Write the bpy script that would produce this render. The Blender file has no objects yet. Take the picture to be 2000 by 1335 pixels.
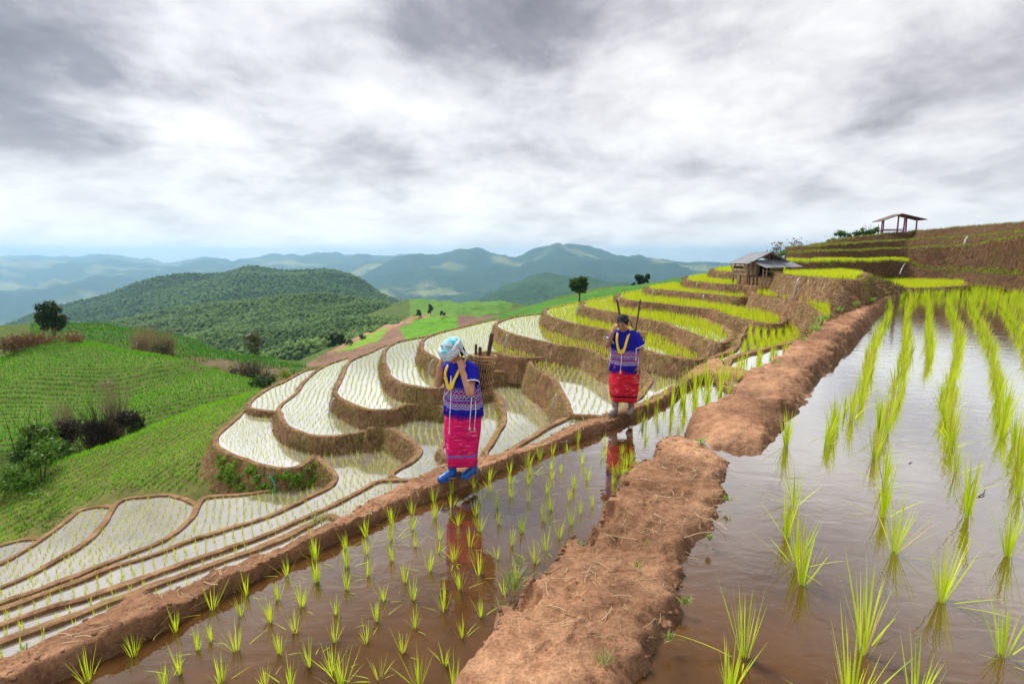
import bpy, bmesh, math, random
import numpy as np
from mathutils import Vector, Matrix, noise as mnoise
from mathutils.geometry import tessellate_polygon

R = math.radians
rng = random.Random(7)
nrng = np.random.default_rng(11)
scene = bpy.context.scene
COL = scene.collection

# ------------------------------------------------------------------ camera
F = 1000.0            # focal length in photograph pixels (18 mm on a 36 mm sensor, 2000 px wide)
HOR = 500.0           # row of the true horizon
CZ = 2.25             # eye height above the mud path the two women walk on (z = 0)
PITCH = math.atan((667.5 - HOR) / F)
cam_d = bpy.data.cameras.new('camera')
cam_d.sensor_width = 36.0
cam_d.lens = 18.0
cam_d.clip_start = 0.05
cam_d.clip_end = 60000
cam = bpy.data.objects.new('camera', cam_d)
COL.objects.link(cam)
cam.location = (0, 0, CZ)
cam.rotation_euler = (R(90) - PITCH, 0, 0)
scene.camera = cam
scene.render.resolution_x = 1024
scene.render.resolution_y = 683

# ------------------------------------------------------------------ sky and light
SUN_EL, SUN_AZ = R(52), R(-38)      # azimuth from +Y towards +X
world = bpy.data.worlds.new('World')
scene.world = world
world.use_nodes = True
wn, wl = world.node_tree.nodes, world.node_tree.links
wn.clear()
def wnode(t, **kw):
    n = wn.new(t)
    for k, v in kw.items():
        setattr(n, k, v)
    return n
def wmath(op, a, b=None, c=None, clamp=False):
    n = wn.new('ShaderNodeMath'); n.operation = op; n.use_clamp = clamp
    for i, v in enumerate((a, b, c)):
        if v is None: continue
        if isinstance(v, (int, float)): n.inputs[i].default_value = v
        else: wl.new(v, n.inputs[i])
    return n.outputs[0]
wout = wnode('ShaderNodeOutputWorld')
wbg = wnode('ShaderNodeBackground')
wl.new(wbg.outputs[0], wout.inputs[0])
sky = wnode('ShaderNodeTexSky', sky_type='NISHITA')
sky.sun_disc = False
sky.sun_elevation = SUN_EL
sky.sun_rotation = SUN_AZ
wtc = wnode('ShaderNodeTexCoord')
wsep = wnode('ShaderNodeSeparateXYZ')
wl.new(wtc.outputs['Generated'], wsep.inputs[0])
zc = wmath('ADD', wmath('MAXIMUM', wsep.outputs[2], 0.0), 0.30)
cx = wmath('DIVIDE', wsep.outputs[0], zc)
cy = wmath('DIVIDE', wsep.outputs[1], zc)
wcomb = wnode('ShaderNodeCombineXYZ')
wl.new(cx, wcomb.inputs[0]); wl.new(cy, wcomb.inputs[1])
def wnoise(scale, detail, rough, off, dist=0.0):
    m = wnode('ShaderNodeMapping'); m.inputs['Location'].default_value = off
    wl.new(wcomb.outputs[0], m.inputs[0])
    n = wnode('ShaderNodeTexNoise'); n.inputs['Scale'].default_value = scale
    n.inputs['Detail'].default_value = detail; n.inputs['Roughness'].default_value = rough
    n.inputs['Distortion'].default_value = dist
    wl.new(m.outputs[0], n.inputs['Vector'])
    return n.outputs[0]
big = wnoise(1.1, 2.0, 0.5, (3.1, 7.4, 0.0))
med = wnoise(2.6, 9.0, 0.56, (1.7, 4.2, 0.6), 0.35)
tiny = wnoise(7.0, 8.0, 0.62, (0.4, 9.2, 2.6), 0.3)
cl = wmath('ADD', wmath('ADD', wmath('MULTIPLY', big, 0.38), wmath('MULTIPLY', med, 0.42)), wmath('MULTIPLY', tiny, 0.22))
# the thick, dark-bottomed cloud masses overhead and the thin bright gaps between them
_cpi, _spi = math.cos(PITCH), math.sin(PITCH)
def cloud_xy(px, py):
    u = (px - 1000) / F; w = -(py - 667.5) / F
    v = Vector((u, _cpi + w * _spi, -_spi + w * _cpi)).normalized()
    return v.x / (max(v.z, 0) + 0.30), v.y / (max(v.z, 0) + 0.30)
for px, py, rad_, amt in ((40, 190, 0.36, -0.17), (230, 300, 0.24, -0.09), (900, 10, 0.24, -0.16), (1080, 60, 0.18, -0.09), (700, 300, 0.36, -0.05), (1900, 200, 0.5, -0.06), (1500, 330, 0.36, -0.035), (1000, 420, 0.4, -0.03),
                          (-500, -200, 0.8, -0.1), (1300, -600, 0.7, -0.1), (1400, 130, 0.36, 0.06), (480, 130, 0.25, 0.06), (820, 180, 0.25, 0.06), (1250, 260, 0.3, 0.05), (1700, 60, 0.3, 0.03), (330, 20, 0.2, 0.03)):
    ccx, ccy = cloud_xy(px, py)
    vd = wnode('ShaderNodeVectorMath', operation='DISTANCE')
    wl.new(wcomb.outputs[0], vd.inputs[0]); vd.inputs[1].default_value = (ccx, ccy, 0)
    wob = wmath('ADD', vd.outputs['Value'], wmath('MULTIPLY', wmath('SUBTRACT', med, 0.5), 0.9 * rad_))
    mr = wnode('ShaderNodeMapRange', interpolation_type='SMOOTHSTEP')
    wl.new(wob, mr.inputs[0]); mr.inputs[1].default_value = 0.1 * rad_; mr.inputs[2].default_value = 1.25 * rad_
    mr.inputs[3].default_value = amt; mr.inputs[4].default_value = 0.0
    cl = wmath('ADD', cl, mr.outputs[0])
ramp = wnode('ShaderNodeValToRGB')
cr = ramp.color_ramp
cr.elements[0].position = 0.22; cr.elements[0].color = (0.16, 0.15, 0.168, 1)
cr.elements[1].position = 0.61; cr.elements[1].color = (0.80, 0.785, 0.775, 1)
e = cr.elements.new(0.35); e.color = (0.275, 0.26, 0.287, 1)
e = cr.elements.new(0.43); e.color = (0.44, 0.422, 0.448, 1)
e = cr.elements.new(0.51); e.color = (0.62, 0.605, 0.615, 1)
wl.new(cl, ramp.inputs[0])
# clouds thin out and brighten towards the horizon
hz = wmath('POWER', wmath('SUBTRACT', 1.0, wmath('MULTIPLY', wmath('MAXIMUM', wsep.outputs[2], 0.0), 4.2), clamp=True), 2.2)
fine = wnoise(2.6, 6.0, 0.55, (8.3, 2.2, 1.1), 0.3)
hzf = wmath('MULTIPLY', hz, wmath('ADD', -0.35, wmath('MULTIPLY', fine, 2.2)), clamp=True)
wmix = wnode('ShaderNodeMix', data_type='RGBA')
wl.new(hzf, wmix.inputs[0])
wl.new(ramp.outputs[0], wmix.inputs[6])
wmix.inputs[7].default_value = (0.98, 0.965, 0.95, 1)
# a little of the clear sky shows through the thin cloud
wsk = wnode('ShaderNodeMix', data_type='RGBA')
wsk.inputs[0].default_value = 0.06
wl.new(wmix.outputs[2], wsk.inputs[6])
wsc = wnode('ShaderNodeMix', data_type='RGBA', blend_type='MULTIPLY')
wsc.inputs[0].default_value = 1.0
wl.new(sky.outputs[0], wsc.inputs[6]); wsc.inputs[7].default_value = (0.1, 0.1, 0.1, 1)
wl.new(wsc.outputs[2], wsk.inputs[7])
wl.new(wsk.outputs[2], wbg.inputs[0])
wbg.inputs[1].default_value = 0.385

sun_d = bpy.data.lights.new('sun', 'SUN')
sun_d.energy = 1.5
sun_d.angle = R(22)
sun_d.color = (1.0, 0.96, 0.9)
sun = bpy.data.objects.new('sun', sun_d)
COL.objects.link(sun)
sd = Vector((math.sin(SUN_AZ) * math.cos(SUN_EL), math.cos(SUN_AZ) * math.cos(SUN_EL), math.sin(SUN_EL)))
sun.rotation_euler = sd.to_track_quat('Z', 'Y').to_euler()
sun.location = (0, 0, 50)

vs = scene.view_settings
vs.view_transform = 'Standard'
vs.look = 'None'
vs.exposure = 1.85
vs.gamma = 1.0
vs.use_curve_mapping = False
scene.cycles.use_denoising = True
scene.cycles.max_bounces = 6
scene.cycles.diffuse_bounces = 3
scene.cycles.glossy_bounces = 3
scene.cycles.transparent_max_bounces = 8
scene.cycles.volume_bounces = 2
scene.cycles.caustics_reflective = False
scene.cycles.caustics_refractive = False

# ------------------------------------------------------------------ picking points of the place
cp, sp = math.cos(PITCH), math.sin(PITCH)
def ray(px, py):
    u = (px - 1000.0) / F
    w = -(py - 667.5) / F
    return Vector((u, cp + w * sp, -sp + w * cp))
def P(px, py, D):
    """point seen at (px, py) that lies D metres below eye level"""
    d = ray(px, py)
    t = D / -d.z
    return Vector((d.x * t, d.y * t, CZ - D))
def Pd(px, py, Y):
    """point seen at (px, py), Y metres away"""
    d = ray(px, py)
    t = Y / d.y
    return Vector((d.x * t, Y, CZ + d.z * t))
def pix(v):
    x, y, z = v[0], v[1], v[2] - CZ
    dep = y * cp - z * sp
    up = y * sp + z * cp
    return (1000 + F * x / dep, 667.5 - F * up / dep)

# ------------------------------------------------------------------ small mesh helpers
def tag(o, label=None, cat=None, group=None, kind=None):
    if label: o['label'] = label
    if cat: o['category'] = cat
    if group: o['group'] = group
    if kind: o['kind'] = kind
    return o
def link(name, me, mat=None, parent=None):
    o = bpy.data.objects.new(name, me)
    COL.objects.link(o)
    if mat:
        for m in (mat if isinstance(mat, (list, tuple)) else [mat]):
            me.materials.append(m)
    if parent: o.parent = parent
    return o
def empty(name, loc=(0, 0, 0), rz=0.0):
    o = bpy.data.objects.new(name, None)
    COL.objects.link(o)
    o.location = loc
    o.rotation_euler = (0, 0, rz)
    o.empty_display_size = 0.1
    return o
class MB:
    def __init__(s):
        s.v, s.f, s.c, s.m = [], [], [], []
    def add(s, vs, fs, col=None, mi=0):
        b = len(s.v)
        s.v.extend([tuple(v) for v in vs])
        for f in fs:
            s.f.append(tuple(i + b for i in f)); s.m.append(mi)
        if col is not None:
            s.c.extend([tuple(col)] * len(vs))
        return b
    def box(s, c, size, rot=None, mi=0):
        x, y, z = [a / 2 for a in size]
        vs = [Vector((sx * x, sy * y, sz * z)) for sz in (-1, 1) for sx, sy in ((-1, -1), (1, -1), (1, 1), (-1, 1))]
        if rot is not None: vs = [rot @ v for v in vs]
        c = Vector(c)
        s.add([v + c for v in vs], [(3, 2, 1, 0), (4, 5, 6, 7), (0, 1, 5, 4), (1, 2, 6, 5), (2, 3, 7, 6), (3, 0, 4, 7)], mi=mi)
    def tube(s, pts, rad, n=6, cap=True, mi=0, col=None, flat=1.0):
        pts = [Vector(p) for p in pts]
        if isinstance(rad, (int, float)): rad = [rad] * len(pts)
        rings = []
        prev = None
        for i, p in enumerate(pts):
            t = (pts[min(i + 1, len(pts) - 1)] - pts[max(i - 1, 0)])
            if t.length < 1e-9: t = Vector((0, 0, 1))
            t.normalize()
            if prev is None:
                a = Vector((0, 0, 1)) if abs(t.z) < 0.9 else Vector((1, 0, 0))
                u = t.cross(a).normalized()
            else:
                u = (prev - t * prev.dot(t))
                u = u.normalized() if u.length > 1e-6 else t.cross(Vector((1, 0, 0))).normalized()
            prev = u
            w = t.cross(u)
            rings.append([p + (u * math.cos(2 * math.pi * k / n) + w * math.sin(2 * math.pi * k / n) * flat) * rad[i] for k in range(n)])
        vs = [v for r in rings for v in r]
        fs = []
        for i in range(len(rings) - 1):
            for k in range(n):
                k2 = (k + 1) % n
                fs.append((i * n + k, i * n + k2, (i + 1) * n + k2, (i + 1) * n + k))
        if cap:
            fs.append(tuple(reversed(range(n))))
            fs.append(tuple((len(rings) - 1) * n + k for k in range(n)))
        s.add(vs, fs, col, mi)
    def mesh(s, name, smooth=False):
        me = bpy.data.meshes.new(name)
        me.from_pydata(s.v, [], s.f)
        if s.c and len(s.c) == len(s.v):
            a = me.color_attributes.new('col', 'FLOAT_COLOR', 'POINT')
            arr = np.ones((len(s.v), 4), np.float32)
            arr[:, :3] = np.array(s.c, np.float32)[:, :3]
            a.data.foreach_set('color', arr.ravel())
        if any(s.m):
            me.polygons.foreach_set('material_index', s.m)
        if smooth:
            me.polygons.foreach_set('use_smooth', [True] * len(me.polygons))
        me.update()
        return me
    def build(s, name, mat=None, parent=None, smooth=False):
        return link(name, s.mesh(name, smooth), mat, parent)
def np_mesh(name, V, Fq, col=None, smooth=True, tri=False):
    """fast mesh from arrays"""
    me = bpy.data.meshes.new(name)
    V = np.asarray(V, np.float32); Fq = np.asarray(Fq, np.int32)
    n = Fq.shape[1]
    me.vertices.add(len(V)); me.vertices.foreach_set('co', V.ravel())
    me.loops.add(Fq.size); me.loops.foreach_set('vertex_index', Fq.ravel())
    me.polygons.add(len(Fq))
    me.polygons.foreach_set('loop_start', np.arange(0, Fq.size, n, dtype=np.int32))
    me.polygons.foreach_set('loop_total', np.full(len(Fq), n, np.int32))
    me.update(calc_edges=True)
    me.validate()
    if smooth:
        me.polygons.foreach_set('use_smooth', np.ones(len(me.polygons), bool))
    if col is not None:
        a = me.color_attributes.new('col', 'FLOAT_COLOR', 'POINT')
        arr = np.ones((len(V), 4), np.float32); arr[:, :3] = col
        a.data.foreach_set('color', arr.ravel())
    return me
def grid_faces(nu, nv, closed_u=False):
    i = np.arange(nv - 1)[:, None]; j = np.arange(nu if closed_u else nu - 1)[None, :]
    j2 = (j + 1) % nu
    a = i * nu + j; b = i * nu + j2; c = (i + 1) * nu + j2; d = (i + 1) * nu + j
    return np.stack([a, b, c, d], -1).reshape(-1, 4)
# value noise on arrays (smooth, deterministic)
_perm = np.random.default_rng(5).permutation(4096)
_val = np.random.default_rng(6).uniform(-1, 1, 4096)
def vnoise(x, y, z=0.0):
    x, y, z = np.broadcast_arrays(np.asarray(x, float), np.asarray(y, float), np.asarray(z, float))
    xi, yi, zi = np.floor(x).astype(int), np.floor(y).astype(int), np.floor(z).astype(int)
    xf, yf, zf = x - xi, y - yi, z - zi
    s = lambda t: t * t * (3 - 2 * t)
    u, v, w = s(xf), s(yf), s(zf)
    def h(a, b, c):
        return _val[_perm[(_perm[(_perm[a & 4095] + b) & 4095] + c) & 4095]]
    l = lambda a, b, t: a + (b - a) * t
    return l(l(l(h(xi, yi, zi), h(xi + 1, yi, zi), u), l(h(xi, yi + 1, zi), h(xi + 1, yi + 1, zi), u), v),
             l(l(h(xi, yi, zi + 1), h(xi + 1, yi, zi + 1), u), l(h(xi, yi + 1, zi + 1), h(xi + 1, yi + 1, zi + 1), u), v), w)
def fbm(x, y, z=0.0, o=4, g=0.5):
    r, a, k = 0.0, 1.0, 1.0
    for i in range(o):
        r = r + a * vnoise(np.asarray(x) * k + 17.3 * i, np.asarray(y) * k + 9.1 * i, np.asarray(z) * k)
        a *= g; k *= 2.03
    return r
def catmull(pts, step, closed=False):
    pts = [np.array(p, float) for p in pts]
    n = len(pts); out = []
    segs = n if closed else n - 1
    for i in range(segs):
        p0 = pts[(i - 1) % n] if closed or i > 0 else 2 * pts[0] - pts[1]
        p1 = pts[i]; p2 = pts[(i + 1) % n]
        p3 = pts[(i + 2) % n] if closed or i + 2 < n else 2 * pts[-1] - pts[-2]
        # centripetal parametrisation keeps unevenly spaced points free of loops
        L = np.linalg.norm(p2 - p1)
        k = max(1, int(math.ceil(L / step)))
        t0 = 0.0; t1 = t0 + max(np.linalg.norm(p1 - p0), 1e-6) ** .5
        t2 = t1 + max(L, 1e-6) ** .5; t3 = t2 + max(np.linalg.norm(p3 - p2), 1e-6) ** .5
        for j in range(k):
            t = t1 + (t2 - t1) * j / k
            A1 = (t1 - t) / (t1 - t0) * p0 + (t - t0) / (t1 - t0) * p1
            A2 = (t2 - t) / (t2 - t1) * p1 + (t - t1) / (t2 - t1) * p2
            A3 = (t3 - t) / (t3 - t2) * p2 + (t - t2) / (t3 - t2) * p3
            B1 = (t2 - t) / (t2 - t0) * A1 + (t - t0) / (t2 - t0) * A2
            B2 = (t3 - t) / (t3 - t1) * A2 + (t - t1) / (t3 - t1) * A3
            out.append((t2 - t) / (t2 - t1) * B1 + (t - t1) / (t2 - t1) * B2)
    if not closed: out.append(pts[-1])
    return np.array(out)
def resample(c, n):
    c = np.asarray(c, float)
    s = np.concatenate([[0], np.cumsum(np.linalg.norm(np.diff(c, axis=0), axis=1))])
    q = np.linspace(0, s[-1], n)
    return np.stack([np.interp(q, s, c[:, k]) for k in range(c.shape[1])], 1)
def inside(poly, x, y):
    """vectorised point in polygon"""
    poly = np.asarray(poly)[:, :2]
    x = np.asarray(x); y = np.asarray(y)
    r = np.zeros(x.shape, bool)
    n = len(poly)
    for i in range(n):
        x1, y1 = poly[i]; x2, y2 = poly[(i + 1) % n]
        if y1 == y2: continue
        c = ((y1 > y) != (y2 > y)) & (x < (x2 - x1) * (y - y1) / (y2 - y1) + x1)
        r ^= c
    return r
# ------------------------------------------------------------------ materials
class NT:
    def __init__(s, name):
        s.mat = bpy.data.materials.new(name); s.mat.use_nodes = True
        s.t = s.mat.node_tree; s.n = s.t.nodes; s.l = s.t.links
        s.n.clear()
        s.out = s.n.new('ShaderNodeOutputMaterial')
    def node(s, t, ins=None, **kw):
        n = s.n.new(t)
        for k, v in kw.items(): setattr(n, k, v)
        for k, v in (ins or {}).items(): s.set(n.inputs[k], v)
        return n
    def set(s, sock, v):
        if isinstance(v, bpy.types.NodeSocket): s.l.new(v, sock)
        elif isinstance(v, bpy.types.Node): s.l.new(v.outputs[0], sock)
        else:
            if sock.type == 'RGBA' and len(v) == 3: v = (*v, 1)
            sock.default_value = v
    def math(s, op, a, b=None, c=None, clamp=False):
        n = s.n.new('ShaderNodeMath'); n.operation = op; n.use_clamp = clamp
        for i, v in enumerate((a, b, c)):
            if v is not None: s.set(n.inputs[i], v)
        return n.outputs[0]
    def mix(s, f, a, b, blend='MIX'):
        n = s.n.new('ShaderNodeMix'); n.data_type = 'RGBA'; n.blend_type = blend
        s.set(n.inputs[0], f); s.set(n.inputs[6], a); s.set(n.inputs[7], b)
        return n.outputs[2]
    def noise(s, scale, detail=4, rough=0.5, vec=None, dist=0.0, out=0):
        n = s.node('ShaderNodeTexNoise', {'Scale': scale, 'Detail': detail, 'Roughness': rough, 'Distortion': dist})
        if vec is not None: s.l.new(vec, n.inputs['Vector'])
        return n.outputs[out]
    def ramp(s, f, stops):
        n = s.n.new('ShaderNodeValToRGB'); r = n.color_ramp
        while len(r.elements) < len(stops): r.elements.new(0.5)
        for e, (p, c) in zip(r.elements, stops):
            e.position = p; e.color = (*c, 1) if len(c) == 3 else c
        s.set(n.inputs[0], f)
        return n.outputs[0]
    def pos(s): return s.node('ShaderNodeNewGeometry').outputs['Position']
    def obj(s): return s.node('ShaderNodeTexCoord').outputs['Object']
    def attr(s, name='col'):
        n = s.n.new('ShaderNodeAttribute'); n.attribute_name = name
        return n.outputs['Color']
    def mapping(s, vec, scale=(1, 1, 1), rot=(0, 0, 0), loc=(0, 0, 0)):
        n = s.n.new('ShaderNodeMapping')
        n.inputs['Scale'].default_value = scale; n.inputs['Rotation'].default_value = rot; n.inputs['Location'].default_value = loc
        s.l.new(vec, n.inputs[0]); return n.outputs[0]
    def bump(s, h, strength=0.5, dist=0.02, nrm=None):
        n = s.node('ShaderNodeBump', {'Strength': strength, 'Distance': dist, 'Height': h})
        if nrm is not None: s.l.new(nrm, n.inputs['Normal'])
        return n.outputs[0]
    def principled(s, **kw):
        n = s.n.new('ShaderNodeBsdfPrincipled')
        for k, v in kw.items():
            s.set(n.inputs[k.replace('_', ' ')], v)
        return n
    def done(s, sh):
        s.l.new(sh if isinstance(sh, bpy.types.NodeSocket) else sh.outputs[0], s.out.inputs[0]); return s.mat

def mat_plain(name, col, rough=0.7, var=0.25, scale=20.0, spec=0.3, bump=0.0, metal=0.0):
    t = NT(name); o = t.obj()
    n = t.noise(scale, 5, 0.6, o)
    d = tuple(c * (1 - var) for c in col); l = tuple(min(1, c * (1 + var)) for c in col)
    c = t.ramp(n, [(0.3, d), (0.7, l)])
    kw = dict(Base_Color=c, Roughness=rough, Specular_IOR_Level=spec, Metallic=metal)
    if bump: kw['Normal'] = t.bump(n, bump, 0.01)
    return t.done(t.principled(**kw))
def mat_leaf(name, trans=0.35, rough=0.5, attr=True, col=(0.1, 0.2, 0.03)):
    t = NT(name)
    c = t.attr() if attr else col
    d = t.principled(Base_Color=c, Roughness=rough, Specular_IOR_Level=0.25)
    tr = t.node('ShaderNodeBsdfTranslucent', {'Color': c})
    m = t.node('ShaderNodeMixShader', {0: trans})
    t.l.new(d.outputs[0], m.inputs[1]); t.l.new(tr.outputs[0], m.inputs[2])
    return t.done(m)
M = {}
M['leaf'] = mat_leaf('leaf')
M['blade'] = mat_leaf('rice_blade', 0.45, 0.45)
def mk_mud(name, dry, wet, straw=0.0, fine=1.0):
    """trodden red-brown earth: paler dry crust, darker damp lumps, cracks and grit"""
    t = NT(name); p = t.pos()
    a = t.noise(1.3, 5, 0.6, p); b = t.noise(9.0, 7, 0.65, p, 0.4); c = t.noise(55.0, 5, 0.7, p)
    base = t.ramp(t.math('ADD', t.math('MULTIPLY', a, 0.55), t.math('MULTIPLY', b, 0.45)),
                  [(0.38, wet), (0.5, tuple((x + y) / 2 for x, y in zip(dry, wet))), (0.62, dry)])
    blot = t.ramp(t.noise(0.55, 3, 0.5, p, 0.4), [(0.40, (0.62, 0.58, 0.55)), (0.58, (1.06, 1.05, 1.04))])
    base = t.mix(1.0, base, blot, 'MULTIPLY')
    grit = t.ramp(c, [(0.35, (0.62, 0.6, 0.58)), (0.6, (1.08, 1.06, 1.04))])
    col = t.mix(1.0, base, grit, 'MULTIPLY')
    # bleached straw specks trodden into the earth
    sv = t.mapping(p, (90, 14, 40), (0, 0, 0.7)); s1 = t.noise(1.0, 2, 0.5, sv, 1.2)
    sm = t.math('MULTIPLY', t.ramp(s1, [(0.66, (0, 0, 0)), (0.72, (1, 1, 1))]), 0.55)
    col = t.mix(sm, col, (0.42, 0.3, 0.17))
    # earth soaked by the ponds is darker and shinier; 'col' carries how wet it is
    wet_a = t.node('ShaderNodeSeparateColor'); t.l.new(t.attr('col'), wet_a.inputs[0])
    wk = t.math('MULTIPLY', wet_a.outputs[0], t.ramp(b, [(0.3, (1, 1, 1)), (0.62, (0.45,) * 3)]), clamp=True)
    col = t.mix(wk, col, (0.085, 0.04, 0.02))
    h = t.math('ADD', t.math('MULTIPLY', b, 1.0), t.math('MULTIPLY', c, 0.35))
    nrm = t.bump(h, 1.0, 0.035)
    rough = t.math('SUBTRACT', 0.92, t.math('MULTIPLY', wk, 0.35))
    return t.done(t.principled(Base_Color=col, Roughness=rough, Specular_IOR_Level=0.25, Normal=nrm))
M['mud'] = mk_mud('trodden_mud', (0.55, 0.32, 0.185), (0.26, 0.125, 0.064))
def mk_bank(name='terrace_bank', dk=1.0, red=1.0):
    """terrace riser: brown earth under scythed, hanging dry grass with some green"""
    t = NT(name); p = t.pos()
    big = t.noise(0.45, 4, 0.55, p); mid = t.noise(2.6, 5, 0.6, p, 0.6)
    sv = t.mapping(p, (9, 9, 1.6), (0.35, 0.25, 0)); st = t.noise(1.0, 5, 0.7, sv, 0.8)
    soil = t.ramp(mid, [(0.33, (0.095, 0.045, 0.024)), (0.5, (0.175, 0.088, 0.046)), (0.66, (0.26, 0.145, 0.078))])
    hay = t.ramp(st, [(0.34, (0.06, 0.034, 0.02)), (0.5, (0.165, 0.10, 0.054)), (0.64, (0.30, 0.20, 0.11))])
    c = t.mix(t.ramp(t.math('ADD', big, t.math('MULTIPLY', mid, 0.3)), [(0.45, (0, 0, 0)), (0.75, (1, 1, 1))]), soil, hay)
    gm = t.math('MULTIPLY', t.ramp(t.noise(0.8, 6, 0.65, p, 0.3), [(0.5, (0, 0, 0)), (0.66, (1, 1, 1))]), t.ramp(st, [(0.4, (0.2,) * 3), (0.6, (1,) * 3)]))
    c = t.mix(t.math('MULTIPLY', gm, 0.6), c, (0.17, 0.165, 0.035))
    c = t.mix(1.0, c, (dk * red, dk, dk), 'MULTIPLY')
    nrm = t.bump(t.math('ADD', st, t.math('MULTIPLY', mid, 1.0)), 0.9, 0.1)
    return t.done(t.principled(Base_Color=c, Roughness=0.95, Specular_IOR_Level=0.1, Normal=nrm))
M['bank'] = mk_bank(dk=1.4)
M['cut'] = mk_bank('cut_slope_earth', 0.6, 1.06)
def mk_bund():
    t = NT('terrace_rim'); p = t.pos()
    a = t.noise(2.0, 5, 0.6, p); b = t.noise(14, 4, 0.6, p)
    c = t.ramp(t.math('ADD', t.math('MULTIPLY', a, 0.6), t.math('MULTIPLY', b, 0.4)),
               [(0.36, (0.12, 0.066, 0.035)), (0.5, (0.215, 0.125, 0.066)), (0.64, (0.34, 0.215, 0.12))])
    g = t.ramp(t.noise(1.1, 5, 0.6, p), [(0.56, (0, 0, 0)), (0.68, (1, 1, 1))])
    c = t.mix(t.math('MULTIPLY', g, 0.35), c, (0.2, 0.2, 0.04))
    return t.done(t.principled(Base_Color=c, Roughness=0.95, Specular_IOR_Level=0.1, Normal=t.bump(t.math('ADD', a, b), 0.6, 0.05)))
M['rim'] = mk_bund()
def mk_water(name, mud, power, floor, wave_scale, wave, amp, rough=0.02):
    """shallow silty water: muddy or sky-toned body colour under a rippled reflecting surface"""
    t = NT(name); p = t.pos()
    n1 = t.noise(wave_scale, 3, 0.5, t.mapping(p, (1, 1.9, 1), (0, 0, 0.35)), 0.7)
    n2 = t.noise(wave_scale * 4.3, 2, 0.5, t.mapping(p, (1, 1.6, 1), (0, 0, -0.2)), 0.4)
    h = t.math('ADD', n1, t.math('MULTIPLY', n2, 0.22))
    nrm = t.bump(h, wave, amp)
    mp = t.noise(1.1, 5, 0.6, p, 0.6); mp2 = t.noise(7.0, 4, 0.6, p)
    dk = tuple(c * 0.6 for c in mud)
    col = t.ramp(t.math('ADD', t.math('MULTIPLY', mp, 0.65), t.math('MULTIPLY', mp2, 0.35)), [(0.36, dk), (0.6, mud)])
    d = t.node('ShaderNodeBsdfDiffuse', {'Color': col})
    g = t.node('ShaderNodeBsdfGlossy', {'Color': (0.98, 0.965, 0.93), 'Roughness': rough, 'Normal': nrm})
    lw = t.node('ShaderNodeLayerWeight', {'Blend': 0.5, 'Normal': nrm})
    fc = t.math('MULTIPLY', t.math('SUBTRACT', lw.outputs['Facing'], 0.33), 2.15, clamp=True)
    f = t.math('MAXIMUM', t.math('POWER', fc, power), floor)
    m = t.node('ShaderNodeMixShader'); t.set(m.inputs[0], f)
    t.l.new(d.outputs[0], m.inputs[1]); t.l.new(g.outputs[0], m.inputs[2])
    return t.done(m)
M['water_near'] = mk_water('pond_water', (0.095, 0.043, 0.0135), 1.35, 0.04, 2.6, 0.14, 0.03)
M['water_far'] = mk_water('paddy_water', (0.74, 0.71, 0.62), 2.0, 0.82, 3.0, 0.05, 0.02, 0.05)  # pale body colour paints in part of the white sky reflection
M['water_mid'] = mk_water('paddy_water_grey_sky', (0.30, 0.26, 0.215), 2.0, 0.52, 3.0, 0.06, 0.02, 0.04)  # greyer body colour paints in the reflection of the darker upper sky
def mk_ground():
    """hillside: land cover colour per area, broken up by plants and bare soil"""
    t = NT('hillside_ground'); p = t.pos()
    c = t.attr('col')
    a = t.noise(0.12, 6, 0.6, p); b = t.noise(1.1, 6, 0.65, p, 0.3)
    k = t.ramp(t.math('ADD', t.math('MULTIPLY', a, 0.45), t.math('MULTIPLY', b, 0.55)), [(0.33, (0.5, 0.52, 0.5)), (0.5, (0.95, 0.95, 0.95)), (0.68, (1.4, 1.35, 1.3))])
    c = t.mix(1.0, c, k, 'MULTIPLY')
    return t.done(t.principled(Base_Color=c, Roughness=0.95, Specular_IOR_Level=0.1, Normal=t.bump(b, 0.8, 0.3)))
M['ground'] = mk_ground()
def mk_far():
    t = NT('wooded_mountain'); p = t.pos()
    c = t.attr('col')
    a = t.noise(0.004, 7, 0.6, p); b = t.noise(0.03, 5, 0.65, p)
    k = t.ramp(t.math('ADD', t.math('MULTIPLY', a, 0.5), t.math('MULTIPLY', b, 0.5)), [(0.36, (0.55, 0.6, 0.6)), (0.5, (1, 1, 1)), (0.66, (1.9, 1.7, 1.4))])
    c = t.mix(1.0, c, k, 'MULTIPLY')
    return t.done(t.principled(Base_Color=c, Roughness=1.0, Specular_IOR_Level=0.0, Normal=t.bump(b, 1.0, 14.0)))
M['far'] = mk_far()
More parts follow.
